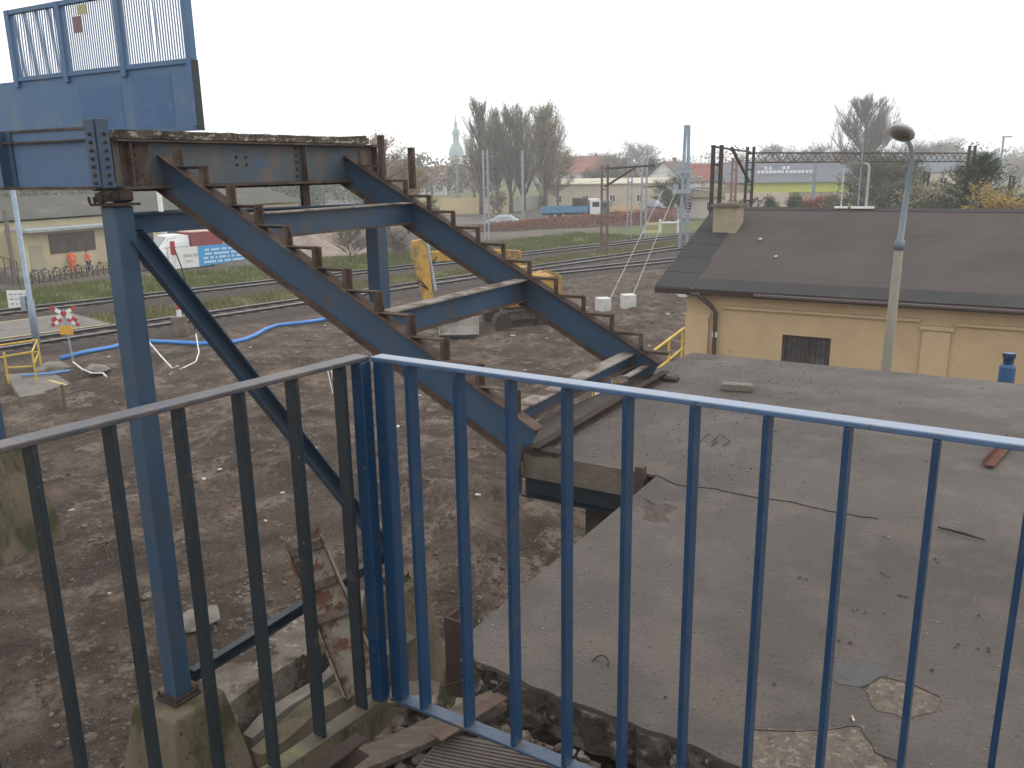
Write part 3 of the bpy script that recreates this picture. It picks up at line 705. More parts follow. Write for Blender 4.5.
def debris(name, label, cat, c, ex, ey, h, m, ribs=0, origin=None):
    mb = MB(); ez = ex.cross(ey).normalized()*h; ez = ez if ez.z > 0 else -ez
    n = 7; pts = []
    for k in range(n): pts.append(c-ex+ex*2*k/(n-1)-ey*(1+.12*random.uniform(-1, 1)))
    for k in range(n): pts.append(c+ex-ex*2*k/(n-1)+ey*(1+.10*random.uniform(-1, 1)))
    N = len(pts); mb.add([p-ez for p in pts]+[p+ez for p in pts], [(i, (i+1) % N, N+(i+1) % N, N+i) for i in range(N)]+[tuple(range(N))[::-1], tuple(range(N, 2*N))])
    for k in range(ribs):
        t = -1+2*(k+.5)/ribs; mb.obox(c+ey*t*.94+ez*1.15, ex*.96, ey*(.45/ribs), ez*.2)
    return tag(mb.build(name, m, origin=c), label, cat)
def dv(ang, l): return (U*math.cos(ang)+V*math.sin(ang))*l
c = at(410, 745, 5.50); debris('wood_plank', 'long weathered plank lying diagonally in the railing corner', 'plank', W(-1.62, 1.95, 5.30), dv(1.15, .42), dv(1.15+1.57, .055), .012, wood)
debris('ribbed_board', 'grey ribbed board lying on the platform below the railing', 'board', W(-1.30, 2.02, 5.30), dv(.12, .22)+Z*.02, dv(1.69, .10), .010, mat('ribbed_grey_wood', (.105, .085, .074), (.07, .057, .05), 6, .85, .4, 50), 11)
debris('broken_board', 'small broken brown board resting against the bottom rail corner', 'board', W(-1.72, 2.18, 5.33), dv(.5, .09), dv(2.1, .07), .008, plates)
debris('broken_board', 'dark broken board under the ribbed board at the bottom of the view', 'board', W(-1.15, 1.90, 5.28), dv(-.5, .25), dv(1.07, .10), .010, wood)
debris('rusty_strip', 'red rusty steel strip crossing under the bottom rail near the corner', 'steel strip', W(-1.46, 2.16, 5.34), dv(1.35, .16)+Z*.0, dv(-.2, .025), .003, rust)
debris('broken_board', 'pale splintered board sloping down outside the bottom rail', 'board', W(-1.62, 2.28, 5.0), dv(1.9, .26)+Z*.1, dv(.33, .06), .01, mat('splintered_board', (.20, .165, .13), (.11, .09, .07), 9, .85, .5, 40, c3=(.09, .06, .045), t3=(.55, .6), s3=10))
debris('rusty_plate', 'brown rusty plate leaning in the gap between the railing and the slab', 'steel plate', W(-1.42, 2.22, 4.98), dv(1.75, .2)+Z*.05, dv(.18, .10), .005, rust)
debris('sandy_board', 'sandy yellow board lying in the gap before the crumbling slab edge', 'board', W(-1.16, 2.16, 4.86), dv(.0, .28), dv(1.57, .17), .012, mat('sandy_board', (.33, .27, .16), (.22, .17, .10), 8, .95, .8, 40))
debris('broken_board', 'grey board end bridging the gap below the fourth right baluster', 'board', W(-.93, 2.02, 4.95), dv(1.3, .25), dv(2.87, .06), .012, wood)
debris('rusty_plate', 'rusty plate with dusty debris beside the dark hole at the slab edge', 'steel plate', W(-.72, 2.22, 4.88), dv(1.2, .26), dv(2.77, .09), .006, rust_red)
rs = MB()
for i in range(420):
    a = random.uniform(-1.74, -1.0); b_ = random.uniform(1.5, 2.25); r = random.choice((.005, .008, .012, .022, .03))*random.uniform(.6, 1.3)
    rs.stone(W(a, b_, 5.262+r*.3), r)
for i in range(260):
    a = random.uniform(-1.9, -.5); b_ = random.uniform(1.9, 2.7); r = random.choice((.008, .012, .02, .035))*random.uniform(.6, 1.3)
    rs.stone(W(a, b_, 4.80+r*.5), r)
tag(rs.build('platform_rubble', plates), 'broken plaster and stones in the railing corner and the gap beyond it', 'rubble', kind='stuff')
gp = MB(); gp.ubox(-2.0, -.62, 1.75, 3.28, 4.70, 4.79)
tag(gp.build('lower_ledge', core_m, origin=W(-1.3, 2.5, 4.7)), 'dusty lower concrete ledge in the gap between railing and slab', 'ledge')
MBg = MB(); MBg.ubox(-1.9, -1.6, 1.8, 2.2, -.3, 4.69); MBg.build('pillar', conc, bpy.data.objects['lower_ledge'])
# leaning scrap girder with flaking paint
sgm = mat('flaking_grey_paint', (.15, .125, .095), (.20, .175, .14), 5, .8, .5, 30, c3=(.10, .045, .03), t3=(.50, .56), s3=3.5, c4=(.05, .035, .03), t4=(.63, .68), s4=8)
A = atd(303, 537, 9.3); B = atd(366, 690, 7.9)
scg = thing('scrap_girder', 'flaking rusty channel girder leaning across the bottom tie behind the left balusters', 'steel girder', B)
s_ = MB(); sv = Vector((1, .15, .30)).normalized(); s_.k = 0; s_.ext(CP(.12, .44, .014), A, B, sv); s_.build('channel', [sgm], scg)
s_ = MB()
for sg_ in (-1, 1):
    o = sv.normalized()*.212*sg_; s_.beam(A+o+Z*.03-V*.03, B+o+Z*.03-V*.03, .07, .035, sv)
s_.build('flange_edge', rust, scg)
s_ = MB()
for t in (.1, .35, .55): s_.obox(A.lerp(B, t)-V*.05+Z*.05, (B-A).normalized()*.05, sv.normalized()*.19, (V*-.01))
s_.build('batten', rust, scg)
# ------------------------------------------------------------ yellow station building
yl_m = mat('ochre_render', (.50, .365, .215), (.45, .33, .195), 1.2, .9, .3, 30, c3=(.42, .30, .17), t3=(.55, .75), s3=.9, c4=(.38, .28, .17), t4=(.68, .74), s4=5)
yl_m2 = mat('ochre_trim', (.51, .375, .225), (.46, .34, .205), 2, .9, .2, 30)
roof_m = mat('brown_roofing_felt', (.074, .062, .057), (.086, .071, .064), .7, .9, .5, 60, c3=(.062, .055, .052), t3=(.5, .7), s3=.4, c4=(.10, .085, .075), t4=(.70, .74), s4=20)
roof_d = mat('dark_roofing_felt', (.042, .040, .042), (.052, .049, .050), 1, .85, .4, 60)
bd = thing('yellow_building', 'ochre rendered station building with a low dark felt roof and buried window', 'building', W(3, 22.2, 0))
BV = 22.2; AE = -8.3; RV = 27.0; RZ = 5.9; EZ = 4.0; A2 = 22
ww = MB()
wa0 = onV(782, 340, BV).dot(U); wa1 = onV(831, 340, BV).dot(U); wz1 = onV(800, 336, BV).z
ww.ubox(-7.5, wa0, BV, BV+.4, -.3, 4.05); ww.ubox(wa1, A2-.8, BV, BV+.4, -.3, 4.05); ww.ubox(wa0, wa1, BV, BV+.4, wz1, 4.05); ww.ubox(wa0, wa1, BV, BV+.4, -.3, 1.95)
ww.ubox(-7.5, -7.1, BV+.401, 2*RV-BV, -.3, 4.05); ww.ubox(A2-1.2, A2-.8, BV+.401, 2*RV-BV, -.3, 4.05)
gv = [W(-7.48, BV+.02, 3.9), W(-7.48, 2*RV-BV-.02, 3.9), W(-7.48, RV, 5.75)]
ww.add(gv+[p+U*.3 for p in gv], [(0, 2, 1), (3, 4, 5), (0, 1, 4, 3), (1, 2, 5, 4), (2, 0, 3, 5)])
ww.build('wall', yl_m, bd)
rf = MB(); slope = Vector((0, 0, 0)); e0 = W(0, 21.87, EZ); r0 = W(0, RV, RZ); sdv = (r0-e0); Ls = sdv.length; sdv.normalize(); nrm = U.cross(sdv).normalized(); nrm = nrm if nrm.z > 0 else -nrm
rf.k = 0; n = 6
for i in range(n):
    t0 = Ls*i/n; t1 = Ls*(i+1)/n+.05
    c0 = e0+sdv*t0+nrm*(.0+.008*(n-i) if False else .0); 
    for (x0, x1) in ((AE+.02, -2.0), (-2.0, 6.0), (6.0, 14.0), (14.0, A2)):
        z_ = .006*(i % 2)
        rf.add([e0+sdv*t0+U*x0+nrm*(.004), e0+sdv*t0+U*x1+nrm*(.004), e0+sdv*t1+U*x1+nrm*(.002), e0+sdv*t1+U*x0+nrm*(.002), e0+sdv*t0+U*x0-nrm*.1, e0+sdv*t0+U*x1-nrm*.1, e0+sdv*t1+U*x1-nrm*.1, e0+sdv*t1+U*x0-nrm*.1],
               [(0, 1, 2, 3), (7, 6, 5, 4), (0, 4, 5, 1), (1, 5, 6, 2), (2, 6, 7, 3), (3, 7, 4, 0)])
e1 = W(0, 2*RV-21.87, EZ); s2 = (r0-e1).normalized()
rf.add([e1+U*AE, e1+U*A2, r0+U*A2, r0+U*AE, e1+U*AE-Z*.1, e1+U*A2-Z*.1, r0+U*A2-Z*.1, r0+U*AE-Z*.1], [(0, 3, 2, 1), (4, 5, 6, 7), (0, 1, 5, 4), (0, 4, 7, 3), (1, 2, 6, 5)])
rfo = rf.build('roof', roof_m, bd)
vg = MB()
for i in range(6):
    t0 = Ls*i/6+.02; t1 = Ls*(i+1)/6; w = 1.0+.12*noise.noise(Vector((i*3.3, 0, 0)))
    a0 = AE-.02
    vg.add([e0+sdv*t0+U*a0+nrm*.016, e0+sdv*t0+U*(a0+w)+nrm*.016, e0+sdv*t1+U*(a0+w)+nrm*.014, e0+sdv*t1+U*a0+nrm*.014, e0+sdv*t0+U*a0-nrm*.01, e0+sdv*t0+U*(a0+w)-nrm*.01, e0+sdv*t1+U*(a0+w)-nrm*.01, e0+sdv*t1+U*a0-nrm*.01],
           [(0, 1, 2, 3), (7, 6, 5, 4), (0, 4, 5, 1), (1, 5, 6, 2), (2, 6, 7, 3), (3, 7, 4, 0)])
vg.obox(e0+sdv*.30+U*((AE+A2)/2+.5)+nrm*.012, U*((A2-AE)/2-.55), sdv*.30, nrm*.004)
vg.obox(r0-sdv*.10+U*((AE+A2)/2+.5)+nrm*.012, U*((A2-AE)/2-.55), sdv*.12, nrm*.004)
vg.build('felt_strip', roof_d, rfo)
eb = MB(); eb.obox(e0+U*(AE+A2)/2-Z*.075-V*.012, U*((A2-AE)/2), V*.01, Z*.07); eb.build('eaves_board', rust_dk, rfo)
gu = MB(); gu.tube([W(-5.6, 21.80, 3.93), W(A2, 21.80, 3.90)], .055, 8); gu.tube([W(-7.25, 21.85, 3.86), W(-7.1, 21.85, 3.88), W(-6.75, 22.02, 3.55), W(-6.66, 22.08, 3.40), W(-6.66, 22.09, .2)], .06, 10); 
gu.build('gutter_and_downpipe', mat('brown_gutter', (.07, .045, .04), (.05, .035, .03), 4, .6), bd)
MB().tube([W(-6.66, 22.09, 2.72), W(-6.66, 22.09, 2.86)], .066, 12).build('pipe_collar', white, bd)
tm = MB()
tm.ubox(-6.5, -1.72, BV-.09, BV-.002, 3.50, 3.57); tm.ubox(-7.55, -6.80, BV-.06, BV-.002, 3.24, 3.32); tm.ubox(-.95, A2-1, BV-.09, BV-.002, 3.46, 3.53)
tm.ubox(-1.70, -.98, BV-.11, BV-.002, 3.32, 3.42); tm.ubox(-7.52, A2-1, BV-.03, BV-.002, 3.78, 4.0)
tm.build('cornice', yl_m2, bd)
for a0, a1 in ((-7.50, -6.86), (-1.64, -1.04), (7.2, 7.8), (14, 14.6)): MB().ubox(a0, a1, BV-.07, BV-.001, -.2, 3.30).build('pilaster', yl_m2, bd)
wf = MB(); wz0 = 1.95
for a0, a1, z0, z1 in ((wa0, wa0+.07, wz0, wz1), (wa1-.07, wa1, wz0, wz1), (wa0+.07, wa1-.07, wz1-.07, wz1), (wa0+.07, wa1-.07, wz0, wz0+.07), ((wa0+wa1)/2-.05, (wa0+wa1)/2+.05, wz0+.07, wz1-.07)):
    wf.ubox(a0, a1, BV+.07, BV+.13, z0, z1)
wfo = wf.build('window', mat('brown_window_frame', (.08, .05, .04), (.06, .04, .03), 5, .6), bd)
MB().ubox(wa0, wa1, BV+.14, BV+.15, wz0, wz1).build('pane', mat('dirty_pane', (.05, .05, .05), (.13, .12, .11), 2.5, .35), wfo)
br_ = MB()
for k in range(9): a = wa0+.12+(wa1-wa0-.24)*k/8; br_.tube([W(a, BV+.05, wz0), W(a, BV+.05, wz1)], .008, 6)
br_.build('window_bars', rust_dk, wfo)
ch0 = onV(725, 233, 26.0); 
chm = thing('chimney', 'square ochre chimney with a flat brown cap near the roof ridge', 'chimney', W(-7.2, 26.2, 5.3)) if False else None
m_ = MB(); m_.ubox(-7.80, -7.10, 25.2, 25.95, 4.9, 5.99); co = m_.build('chimney', mat('pale_ochre_chimney', (.34, .29, .20), (.27, .23, .16), 3, .95, .4), rfo)
m_ = MB(); m_.ubox(-7.88, -7.02, 25.12, 26.03, 5.991, 6.06); m_.ubox(-7.75, -7.15, 25.3, 25.9, 6.061, 6.09); m_.build('chimney_cap', mat('brown_cap', (.16, .12, .085), (.12, .09, .07), 3, .95), co)
for px_, py_ in ((760, 241), (776, 257), (775, 270)):
    t_ = onV(px_, py_, 24.5)
# pebbles/birds marks on the roof
lump_m = mat('pale_lump', (.5, .46, .42), rough=.9)
for px_, py_, d_ in ((760, 241, 21.4), (776, 258, 20.3)):
    # intersect the view ray with the roof plane
    r = ray(px_, py_); t_ = (e0-C0).dot(nrm)/r.dot(nrm); p = C0+r*t_
    m_ = MB(); m_.stone(p+nrm*.05, .07); tag(m_.build('stone', lump_m, origin=p), ('upper' if py_ < 250 else 'lower')+' small pale stone lying on the dark felt roof', 'stone')
# ------------------------------------------------------------ things around the building
A = W(-1.10, 16.0, 0); hd = atd(897, 133, A.y)
lp = thing('street_lamp', 'tall street lamp with a concrete pole and curved blue-grey arm between slab and building', 'street lamp', at(885, 370, 5.2)*0+A*0+atd(884, 372, 15.5)*1)
o = atd(884, 372, 15.5); bx_, by_ = o.x, o.y; o0 = Vector((bx_, by_, 0)); lp.location = o0; ORG[lp.name] = o0
zj = atd(900, 247, by_).z; zt_ = atd(908, 160, by_).z; zh = atd(897, 136, by_).z
tp = Vector((rt.x, rt.y, 0)).normalized()
MB().tube([o0, o0+Z*zj+tp*.06], [.115, .078], 14).build('concrete_pole', mat('lamp_concrete', (.27, .245, .20), (.20, .18, .15), 3, .9, .5, 20, stretch=(1, 1, .3)), lp, smooth=True)
tp = Vector((rt.x, rt.y, 0)).normalized(); hx = -tp
MB().tube([o0+Z*(zj-.05)+tp*.06, o0+Z*(zj+.12)+tp*.065, o0+Z*(zj+.13)+tp*.065, o0+Z*(zt_-.25)+tp*.12, o0+Z*(zt_)+tp*.135, o0+Z*(zt_+.13)+tp*.125, o0+Z*(zt_+.24)+tp*.09, o0+Z*(zt_+.33)+tp*.03], [.088, .08, .058, .044, .042, .040, .038, .036], 12).build('curved_arm', mat('grey_blue_pole', (.10, .135, .165), (.16, .19, .21), 5, .55, .2, 20, stretch=(1, 1, .3)), lp, smooth=True)
hc = o0+Z*(zt_+.44)-tp*.10; ax = (Z+hx*.35).normalized(); ax = (Z-hx*-.28).normalized()
hm = MB(); ax = (Z*1.0+tp*.62+Vector((0, .50, 0))).normalized()
hm.lathe(hc, [(.20, .0), (.225, .01), (.225, .05), (.19, .09), (.12, .12), (.02, .13)], 20, ax); ho = hm.build('lamp_head', mat('lamp_housing', (.50, .50, .47), (.35, .35, .33), 6, .5), lp, smooth=True)
MB().lathe(hc, [(.02, -.055), (.10, -.045), (.14, -.02), (.170, .012), (.16, .03)], 20, ax).build('lamp_bowl', mat('lamp_bowl', (.11, .095, .08), (.16, .13, .10), 8, .25), ho, smooth=True)
# blue pipe behind the far edge of the slab
o = atd(1005, 388, 8.66); o = Vector((o.x, o.y, 0)); pb = thing('blue_pipe', 'upright blue pipe with a narrower collar rising behind the far slab edge', 'pipe', o)
MB().lathe(o, [(.078, 0), (.078, 5.10), (.065, 5.13)], 16).build('pipe_body', blue_patch, pb, smooth=False)
MB().lathe(o, [(.05, 5.11), (.05, 5.19), (.062, 5.20), (.062, 5.25), (.045, 5.25)], 16).build('pipe_collar', blue_rail, pb)
# yellow guard rail between slab and building
def pipe_fence(name, label, cat, pts, h, m, par_group=None, mids=(.5,), r=.028):
    t = thing(name, label, cat, pts[0]); mb = MB()
    mb.tube([p+Z*h for p in pts], r, 8); mb.build('top_rail', m, t)
    for k in mids: MB().tube([p+Z*h*k for p in pts], r*.8, 8).build('mid_rail', m, t)
    for p in pts: MB().tube([p, p+Z*h], r, 8).build('rail_post', m, t)
    return t
a = W(-7.6, 20.5, 0); b_ = W(-9.0, 17.2, 0)
p1 = atd(684, 328, 21); p2 = atd(652, 352, 18.2)
t = thing('stair_handrail', 'yellow sloping handrail on posts beside the ochre wall corner', 'handrail', Vector((p1.x, p1.y, 0)))
MB().tube([p1, p2, p2+(p2-p1)*.5], .03, 8).build('top_rail', yellow, t); MB().tube([p1-Z*.5, p2-Z*.5, p2+(p2-p1)*.5-Z*.5], .025, 8).build('mid_rail', yellow, t)
for k in (0.05, .5, 1.0, 1.45):
    q = p1+(p2-p1)*k; MB().tube([Vector((q.x, q.y, 0)), q], .03, 8).build('rail_post', yellow, t)
# small bright marker by the slab corner
q = atd(600, 366, 24); q0 = Vector((q.x, q.y, 0)); t = thing('marker_post', 'short white, blue and yellow marker post seen between the stair stringers', 'marker post', q0)
MB().ubox(0, .2, 0, .1, 0, 1).add([], []).v and None
m_ = MB(); m_.box(q.x-.15, q.x+.15, q.y-.05, q.y+.05, 0, q.z); m_.build('white_body', white, t)
m_ = MB(); m_.box(q.x-.19, q.x-.152, q.y-.06, q.y+.06, q.z-.7, q.z-.15); m_.box(q.x+.152, q.x+.32, q.y-.06, q.y+.06, q.z-.65, q.z-.1); m_.build('side_panel', blue_patch, t)
m_ = MB(); m_.box(q.x-.23, q.x-.192, q.y-.06, q.y+.06, q.z-.9, q.z-.4); m_.box(q.x+.322, q.x+.36, q.y-.06, q.y+.06, q.z-.9, q.z-.2); m_.build('edge_strip', yellow, t)
# ------------------------------------------------------------ masts
def twin_mast(name, label, cat, base, h, w, lw, m, dirv=U, group=None, batten=1.0, taper=0):
    t = thing(name, label, cat, base, group)
    for s in (-1, 1):
        p = base+dirv*(w/2*s); q = base+dirv*(w/2*s*(1-taper))+Z*h; MB().beam(p, q, lw, lw*1.4, dirv).build('mast_leg', m, t)
    z = .8
    while z < h: MB().obox(base+Z*z, dirv*(w/2*(1-taper*z/h)-lw*.45), Vector((-dirv.y, dirv.x, 0))*lw*.3, Z*.05).build('batten', m, t); z += batten
    return t
X = Vector((1, 0, 0))
def arm(t, p, q, m, r=.05, name='bracket_arm'): return MB().tube([p, q], r, 6).build(name, m, t)
def insul(t, p, d=X, n=4):
    mb = MB()
    for k in range(n): mb.lathe(p+d*(k*.12), [(.03, 0), (.10, .02), (.10, .04), (.03, .07)], 8, d)
    return mb.build('insulator', mat('brown_insulator', (.10, .05, .04), rough=.3), t)
GM = 'railway line masts'
b0 = at(487, 240, 0); t = twin_mast('line_mast', 'pale grey twin-leg line mast in front of the tall poplars', 'mast', b0, atd(485, 150, b0.y).z, .45, .13, galv, X, GM, 1.5)
b0 = at(604, 252, 0); hM = atd(604, 165, b0.y).z
t = twin_mast('line_mast', 'rusty twin-leg line mast with a bracket reaching right over the tracks', 'mast', b0, hM, .50, .14, mat('rust_stained_mast', (.20, .12, .10), (.10, .07, .06), 1.5, .8), X, GM, 1.5)
arm(t, b0+Z*(hM-.3), b0+Z*(hM-.1)+X*4.2, mast_rust, .10); arm(t, b0+Z*(hM-1.8), b0+Z*(hM-.25)+X*2.6, mast_rust, .10); insul(t, b0+Z*(hM-1.0)-X*.9, -X); insul(t, b0+Z*(hM-1.0)+X*.5)
b0 = at(629, 238, 0); t = twin_mast('line_mast', 'slender grey line mast just right of the rusty bracket mast', 'mast', b0, atd(631, 160, b0.y).z, .4, .10, galv, X, GM, 1.6)
b0 = at(643, 241, 0); hM = atd(645, 150, b0.y).z; t = twin_mast('line_mast', 'grey line mast with a small side arm left of the thick blue-grey mast', 'mast', b0, hM, .45, .13, galv, X, GM, 1.5)
arm(t, b0+Z*(hM-3.5), b0+Z*(hM-3.4)+X*2, mast_rust, .07)
b0 = at(683, 251, 0); hM = atd(688, 125, b0.y).z
t = twin_mast('line_mast', 'tallest thick blue-grey twin mast beside the roof edge', 'mast', b0, hM, .66, .17, galv_blue, X, GM, 2.2, .6)
for z in (.36, .52): 
    m_ = MB(); m_.obox(b0+Z*(hM*(1-z))-X*.3, X*.75, Vector((0, .3, 0)), Z*.16); m_.obox(b0+Z*(hM*(1-z)+.3)-X*.8, X*.2, Vector((0, .15, 0)), Z*.3); m_.build('clamp', galv, t)
# guy wires and concrete anchor blocks
for gx, gy, tx, ty, lab in ((605, 309, 663, 190, 'left'), (628, 307, 676, 190, 'right')):
    a = at(gx, gy, .5); q = atd(tx, ty, a.y+24); t = tag(MB().tube([a, q], .022, 6).build('guy_wire', conc_lt, origin=a), lab+' of the two pale guy wires slanting up behind the stair stringer', 'guy wire', 'guy wires')
a1 = at(605, 309, .5).lerp(atd(663, 190, at(605, 309, .5).y+24), .62); a2 = at(628, 307, .5).lerp(atd(676, 190, at(628, 307, .5).y+24), .62)
m_ = MB(); m_.beam(a1, a2, .1, .16); m_.beam(a1-Z*.5+X*-.2, a2-Z*.5-X*.2, .1, .16); tag(m_.build('spreader_bar', mat('cream_bar', (.55, .48, .30), rough=.7), origin=a1), 'pale yellow double bar joining the two guy wires', 'bar')
for px_, py_, lab in ((603, 318, 'left concrete anchor block at the foot of a guy wire'), (628, 314, 'middle white concrete block, below the right guy wire'), (682, 302, 'right white concrete block, half under the roof corner')):
    a = at(px_, py_, 0); a.z = gz(a.x, a.y); m_ = MB(); m_.obox(a+Z*.35, Vector((.32, .05, 0)), Vector((-.05, .32, 0)), Z*.36); tag(m_.build('concrete_block', mat('white_block', (.62, .61, .58), (.50, .49, .46), 3, .8), origin=a, bevel=.02), lab, 'concrete block', 'white anchor blocks')
# insulated cross arm on grass
a = at(668, 233, 0); m_ = MB(); m_.tube([a+Z*1.1-X*1.0, a+Z*1.1+X*1.2], .12, 8); 
for s in (-.9, 1.1): m_.tube([a+X*s, a+Z*1.5+X*s], .14, 8)
tag(m_.build('white_barrier', white, origin=a), 'low white two-post barrier on the grass beside the thick mast', 'barrier')
# brown portal at the roof: double-channel mast and gantry
d1 = 36; p = atd(711, 300, d1); b0 = Vector((p.x, p.y, 0)); hM = atd(717, 145, d1).z
t = twin_mast('gantry_mast', 'tall dark rusty twin-channel mast rising behind the chimney', 'mast', b0, hM, .33, .11, mast_rust, X, None, 1.6)
arm(t, b0+Z*(hM-1.9)-X*.05, b0+Z*(hM-1.7)-X*1.1, galv, .04); insul(t, b0+Z*(hM-2.0)-X*1.1, -Z, 6)
gl = Vector((.8, -.6, 0))
pL = atd(746, 240, 52); pL.z = 0; pR = atd(962, 240, 60); pR.z = 0; hG = 7.85
gan = thing('catenary_gantry', 'rusty lattice gantry spanning the tracks behind the dark roof', 'gantry', pL)
for q_ in (pL, pR):
    m_ = MB()
    for s in (-1, 1): m_.beam(q_+X*.19*s, q_+X*.19*s+Z*(hG+.35), .10, .16, X)
    z = .6
    while z < hG: m_.obox(q_+Z*z, X*.16, Vector((0, .03, 0)), Z*.04); z += .9
    m_.build('gantry_leg', mast_rust, gan)
gd = (pR-pL); L = gd.length; gdn = gd.normalized(); gs = Vector((-gdn.y, gdn.x, 0))
m_ = MB()
pS = pL-gdn*0; 
for dz in (0, -.55): 
    for s in (-.2, .2): m_.beam(pS+gs*s+Z*(hG+dz), pR+gs*s+Z*(hG-.15+dz), .07, .07)
n = 34
for k in range(n):
    a = pS.lerp(pR, k/n)+Z*(hG-.15*k/n); b_ = pS.lerp(pR, (k+1)/n)+Z*(hG-.15*k/n)
    for s in (-.2, .2):
        if k % 2: m_.beam(a+gs*s, b_+gs*s-Z*.55, .03, .03)
        else: m_.beam(a+gs*s-Z*.55, b_+gs*s, .03, .03)
m_.build('lattice_beam', mast_rust, gan)
aL = b0+Z*(7.95)
arm(gan, aL+Vector((0, 1, 0)), pL+Z*7.9, mast_rust, .05, 'link_bar'); arm(gan, aL.lerp(pL+Z*7.9, .35), pL+Z*6.2, mast_rust, .09, 'strut')
for fx, fh in ((.40, 6.9), (.52, 6.7)):
    pass
for px_, pyb, pyt, d_, lab in ((731, 240, 158, 66, 'reddish mast standing between the dark twin mast and the gantry leg'), (936, 250, 178, 75, 'rusty mast behind the dark pine'), (919, 250, 172, 70, 'thin striped mast just right of the street lamp pole'), (1003, 250, 176, 78, 'dark mast rising above the yellow bush at the right edge')):
    q = atd(px_, pyb, d_); q.z = 0; twin_mast('line_mast', lab, 'mast', q, atd(px_, pyt, d_).z, .32, .12, mast_rust if px_ != 731 else mat('pinkish_mast', (.30, .17, .13), (.2, .12, .1), 1, .8), X, GM)
q = atd(990, 250, 90); q.z = 0; t = thing('far_lamp_post', 'thin tall lamp post above the pine at the far right', 'street lamp', q); z_ = atd(991, 137, 90).z
MB().tube([q, q+Z*z_], [.16, .09], 8).build('pole', galv, t); MB().obox(q+Z*z_+X*.35, X*.45, Vector((0, .15, 0)), Z*.06).build('lamp_head', galv, t)
for px_, pyb, pyt, d_, lab in ((458, 208, 158, 150, 'thin distant pole in the haze just right of the church tower'), (523, 214, 150, 128, 'thin pale mast standing in front of the middle poplars'), (812, 210, 160, 96, 'thin pale pole standing in front of the supermarket')):
    q = atd(px_, pyb, d_); q.z = 0; twin_mast('line_mast', lab, 'mast', q, atd(px_, pyt, d_).z, .22, .12, galv, X, GM, 2.5)
# contact wires
wm = mat('contact_wire', (.05, .05, .05), rough=.6)
for (x0, y0, d0, x1, y1, d1_) in ((746, 160, 52, 485, 186, 240), (800, 162, 54, 640, 176, 230)):
    a, b_ = atd(x0, y0, d0), atd(x1, y1, d1_); pts = [a.lerp(b_, k/12)-Z*(1.0*4*(k/12)*(1-k/12)) for k in range(13)]
    tag(MB().tube(pts, .012, 5).build('contact_wire', wm, origin=a), ('left' if x0 == 746 else 'right')+' thin overhead wire running from the gantry into the distance', 'wire', 'overhead wires')
# things standing on the ridge of the yellow building
def ridge(px_): 
    q = onV(px_, 206, RV); return W(q.dot(U), RV, RZ+.02)
a = ridge(866); t = thing('roof_lamp', 'curved post with a long flat dark head standing on the roof ridge', 'roof lamp', a); hh = onV(866, 163, RV).z-a.z; bq = ridge(849); dvx = U
MB().tube([a, a+Z*(hh-.12), a+Z*(hh-.03)-U*.05, a+Z*hh-U*.18, a+Z*hh-U*.35], .035, 8).build('curved_post', mat('pale_post', (.42, .38, .30), rough=.7), t)
m_ = MB(); e = (a-bq).length; m_.obox(a+Z*hh-U*.48, U*.33, V*.09, Z*.03); m_.obox(a+Z*(hh+.035)-U*.48, U*.30, V*.07, Z*.012); m_.build('flat_head', mat('grey_head', (.15, .14, .13), (.25, .25, .24), 5, .6), t)
MB().ubox(a.dot(U)-.40, a.dot(U)+.22, RV-.14, RV+.12, RZ+.0, RZ+.05).build('base_plate', white, t)
a2_ = ridge(858); MB().tube([a2_, a2_+Z*(onV(858, 147, RV).z-RZ)], .016, 6).build('antenna_rod', galv, t)
a = ridge(841); t = thing('roof_mast', 'thin pale banded rod on a white base plate on the roof ridge', 'roof mast', a)
m_ = MB(); hh = onV(841, 163, RV).z-RZ; m_.tube([a, a+Z*hh], .012, 6)
for k in range(14): m_.lathe(a+Z*(.05+hh*k/14), [(.013, 0), (.028, .01), (.028, .03), (.013, .04)], 8)
m_.build('banded_rod', mat('pale_green_band', (.50, .55, .48), rough=.6), t); MB().ubox(a.dot(U)-.17, a.dot(U)+.19, RV-.12, RV+.12, RZ, RZ+.045).build('base_plate', white, t)
